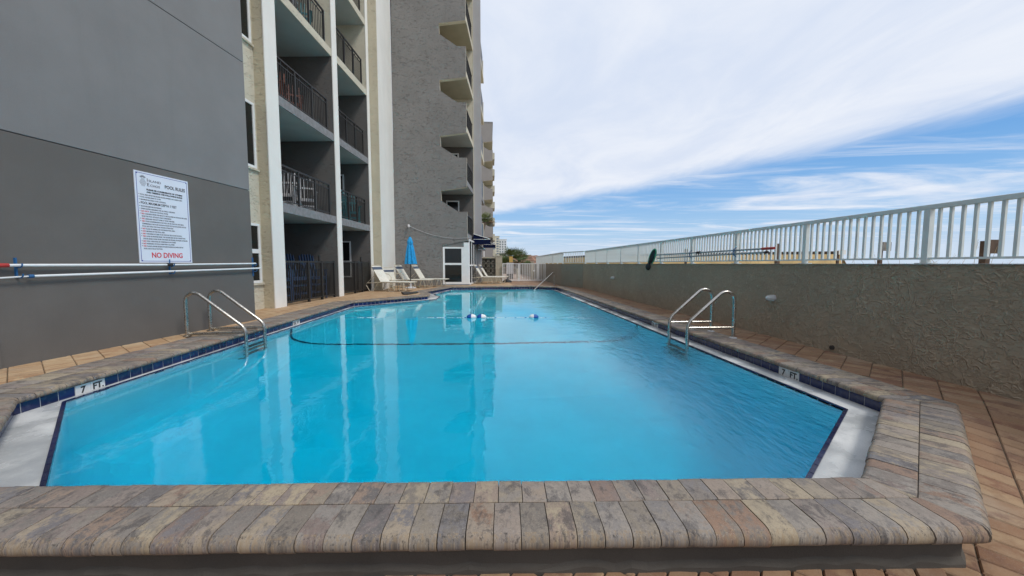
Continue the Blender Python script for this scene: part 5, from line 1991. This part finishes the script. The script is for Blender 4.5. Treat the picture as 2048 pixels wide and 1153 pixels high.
# ---------------------------------------------------------------- float line
GF = 'floats on the safety rope'
for x, y, flip, lab in ((-.412, 8.335, 0, 'blue and white float on the rope, left one of the touching pair'),
                        (-.178, 8.318, 0, 'blue and white float on the rope, right one of the touching pair'),
                        (1.03, 8.235, 1, 'single blue and white float on the rope, right of the pair')):
    t = thing('rope_float', lab, 'float', (x, y, ZW), R(-4), GF)
    a_, b_ = ('float_blue', 'float_white') if not flip else ('float_white', 'float_blue')
    part('left_half', MB().ellipsoid((0, 0, .018), (.112, .068, .068), 20, 10, math.pi / 2, math.pi), MAT[a_], t, world=False, smooth=70)
    part('right_half', MB().ellipsoid((0, 0, .018), (.112, .068, .068), 20, 10, 0.0, math.pi / 2), MAT[b_], t, world=False, smooth=70)
rp = thing('safety_rope', 'safety rope of small white and blue beads lying across the pool surface', 'rope', (-.4, 8.33, ZW))
mb, mw = MB(), MB()
for q in range(118):
    x = -3.8 + q * .058
    y = 8.33 - .07 * (x + .4) + .0
    if any(abs(x - c_) < .13 for c_ in (-.412, -.178, 1.03)):
        continue
    near = min(abs(x + .41), abs(x + .18), abs(x - 1.03))
    z = ZW + .004 - .014 * min(1, max(0, near - .12) * 2.2) + .010 * math.sin(x * 4.0) * (1 if x < -1 else .4)
    (mw if q % 4 else mb).ellipsoid((x, y, z), (.024, .013, .013), 6, 5)
part('bead_row', mw, MAT['float_white'], rp)
part('blue_bead_row', mb, MAT['float_blue'], rp)
part('cord', MB().tube([(-3.82, 8.57, ZW - .02), (-.4, 8.33, ZW - .010), (3.02, 8.09, ZW - .02)], .006, 5), MAT['float_white'], rp)

# ---------------------------------------------------------------- poles and net on the right railing
for (ya, za, yb, zb, lab, tip) in ((9.05, 1.325, 5.45, 1.335, 'upper grey pole with a red tip hung on the white railing', 'red'),
                                   (9.0, 1.24, 5.38, 1.278, 'lower grey pole with a black end hung on the white railing', 'rubber')):
    t = thing('net_pole', lab, 'pole', (4.30, ya, za))
    part('shaft', MB().tube([(4.305, ya, za), (4.305, yb, zb)], .0155, 10), MAT['grey_pole'], t, smooth=60)
    part('tip', MB().tube([(4.305, yb, zb), (4.305, yb - (.24 if tip == 'red' else .05), zb + .001)], .021, 10), MAT[tip], t, smooth=60)
    if tip == 'red':
        part('collar', MB().tube([(4.305, 7.24, 1.33), (4.305, 7.12, 1.33)], .026, 10), MAT['rubber'], t, smooth=60)
for y, lab in ((6.11, 'blue tie holding the grey poles on the nearer railing post'), (7.5, 'blue tie holding the grey poles on the farther railing post')):
    t = thing('pole_tie', lab, 'tie', (4.33, y, 1.3))
    mb = MB()
    mb.tube([(4.325, y - .04, 1.22), (4.278, y - .04, 1.25), (4.278, y - .04, 1.36), (4.325, y - .04, 1.38)], .008, 6)
    part('loop', mb, MAT['blue_hook'], t)
nt_ = thing('leaf_net', 'green rimmed black leaf net hung over the white railing', 'pool net', (4.29, 9.3, 1.25))
mb = MB()
ring = []
for q in range(25):
    a = 2 * math.pi * q / 24
    ring.append((4.29 - .03 * math.cos(a), 9.26 + .08 * math.cos(a) - .16 * math.sin(a), 1.27 + .21 * math.sin(a) * 1.0 + .03 * math.cos(a)))
mb.tube(ring, .016, 7)
part('rim', mb, MAT['green_net'], nt_, smooth=60)
mb = MB()
c_ = Vector((4.27, 9.30, 1.24))
for q in range(24):
    a, b = Vector(ring[q]), Vector(ring[q + 1])
    for lv in range(3):
        f0, f1 = 1 - lv / 3, 1 - (lv + 1) / 3
        dr = lambda f: Vector((-.05 * (1 - f), .02 * (1 - f), -.12 * (1 - f)))
        mb.add([c_ + (a - c_) * f0 + dr(f0), c_ + (b - c_) * f0 + dr(f0), c_ + (b - c_) * f1 + dr(f1), c_ + (a - c_) * f1 + dr(f1)], [(0, 1, 2, 3)])
part('mesh_bag', mb, MAT['dark_net'], nt_, fix=False)
mb = MB()
mb.ellipsoid((4.245, 9.40, 1.02), (.05, .11, .10), 10, 8)
part('net_tail', mb, MAT['dark_net'], nt_, smooth=60)

# ---------------------------------------------------------------- clean up: nothing may be unlinked
bpy.context.view_layer.update()
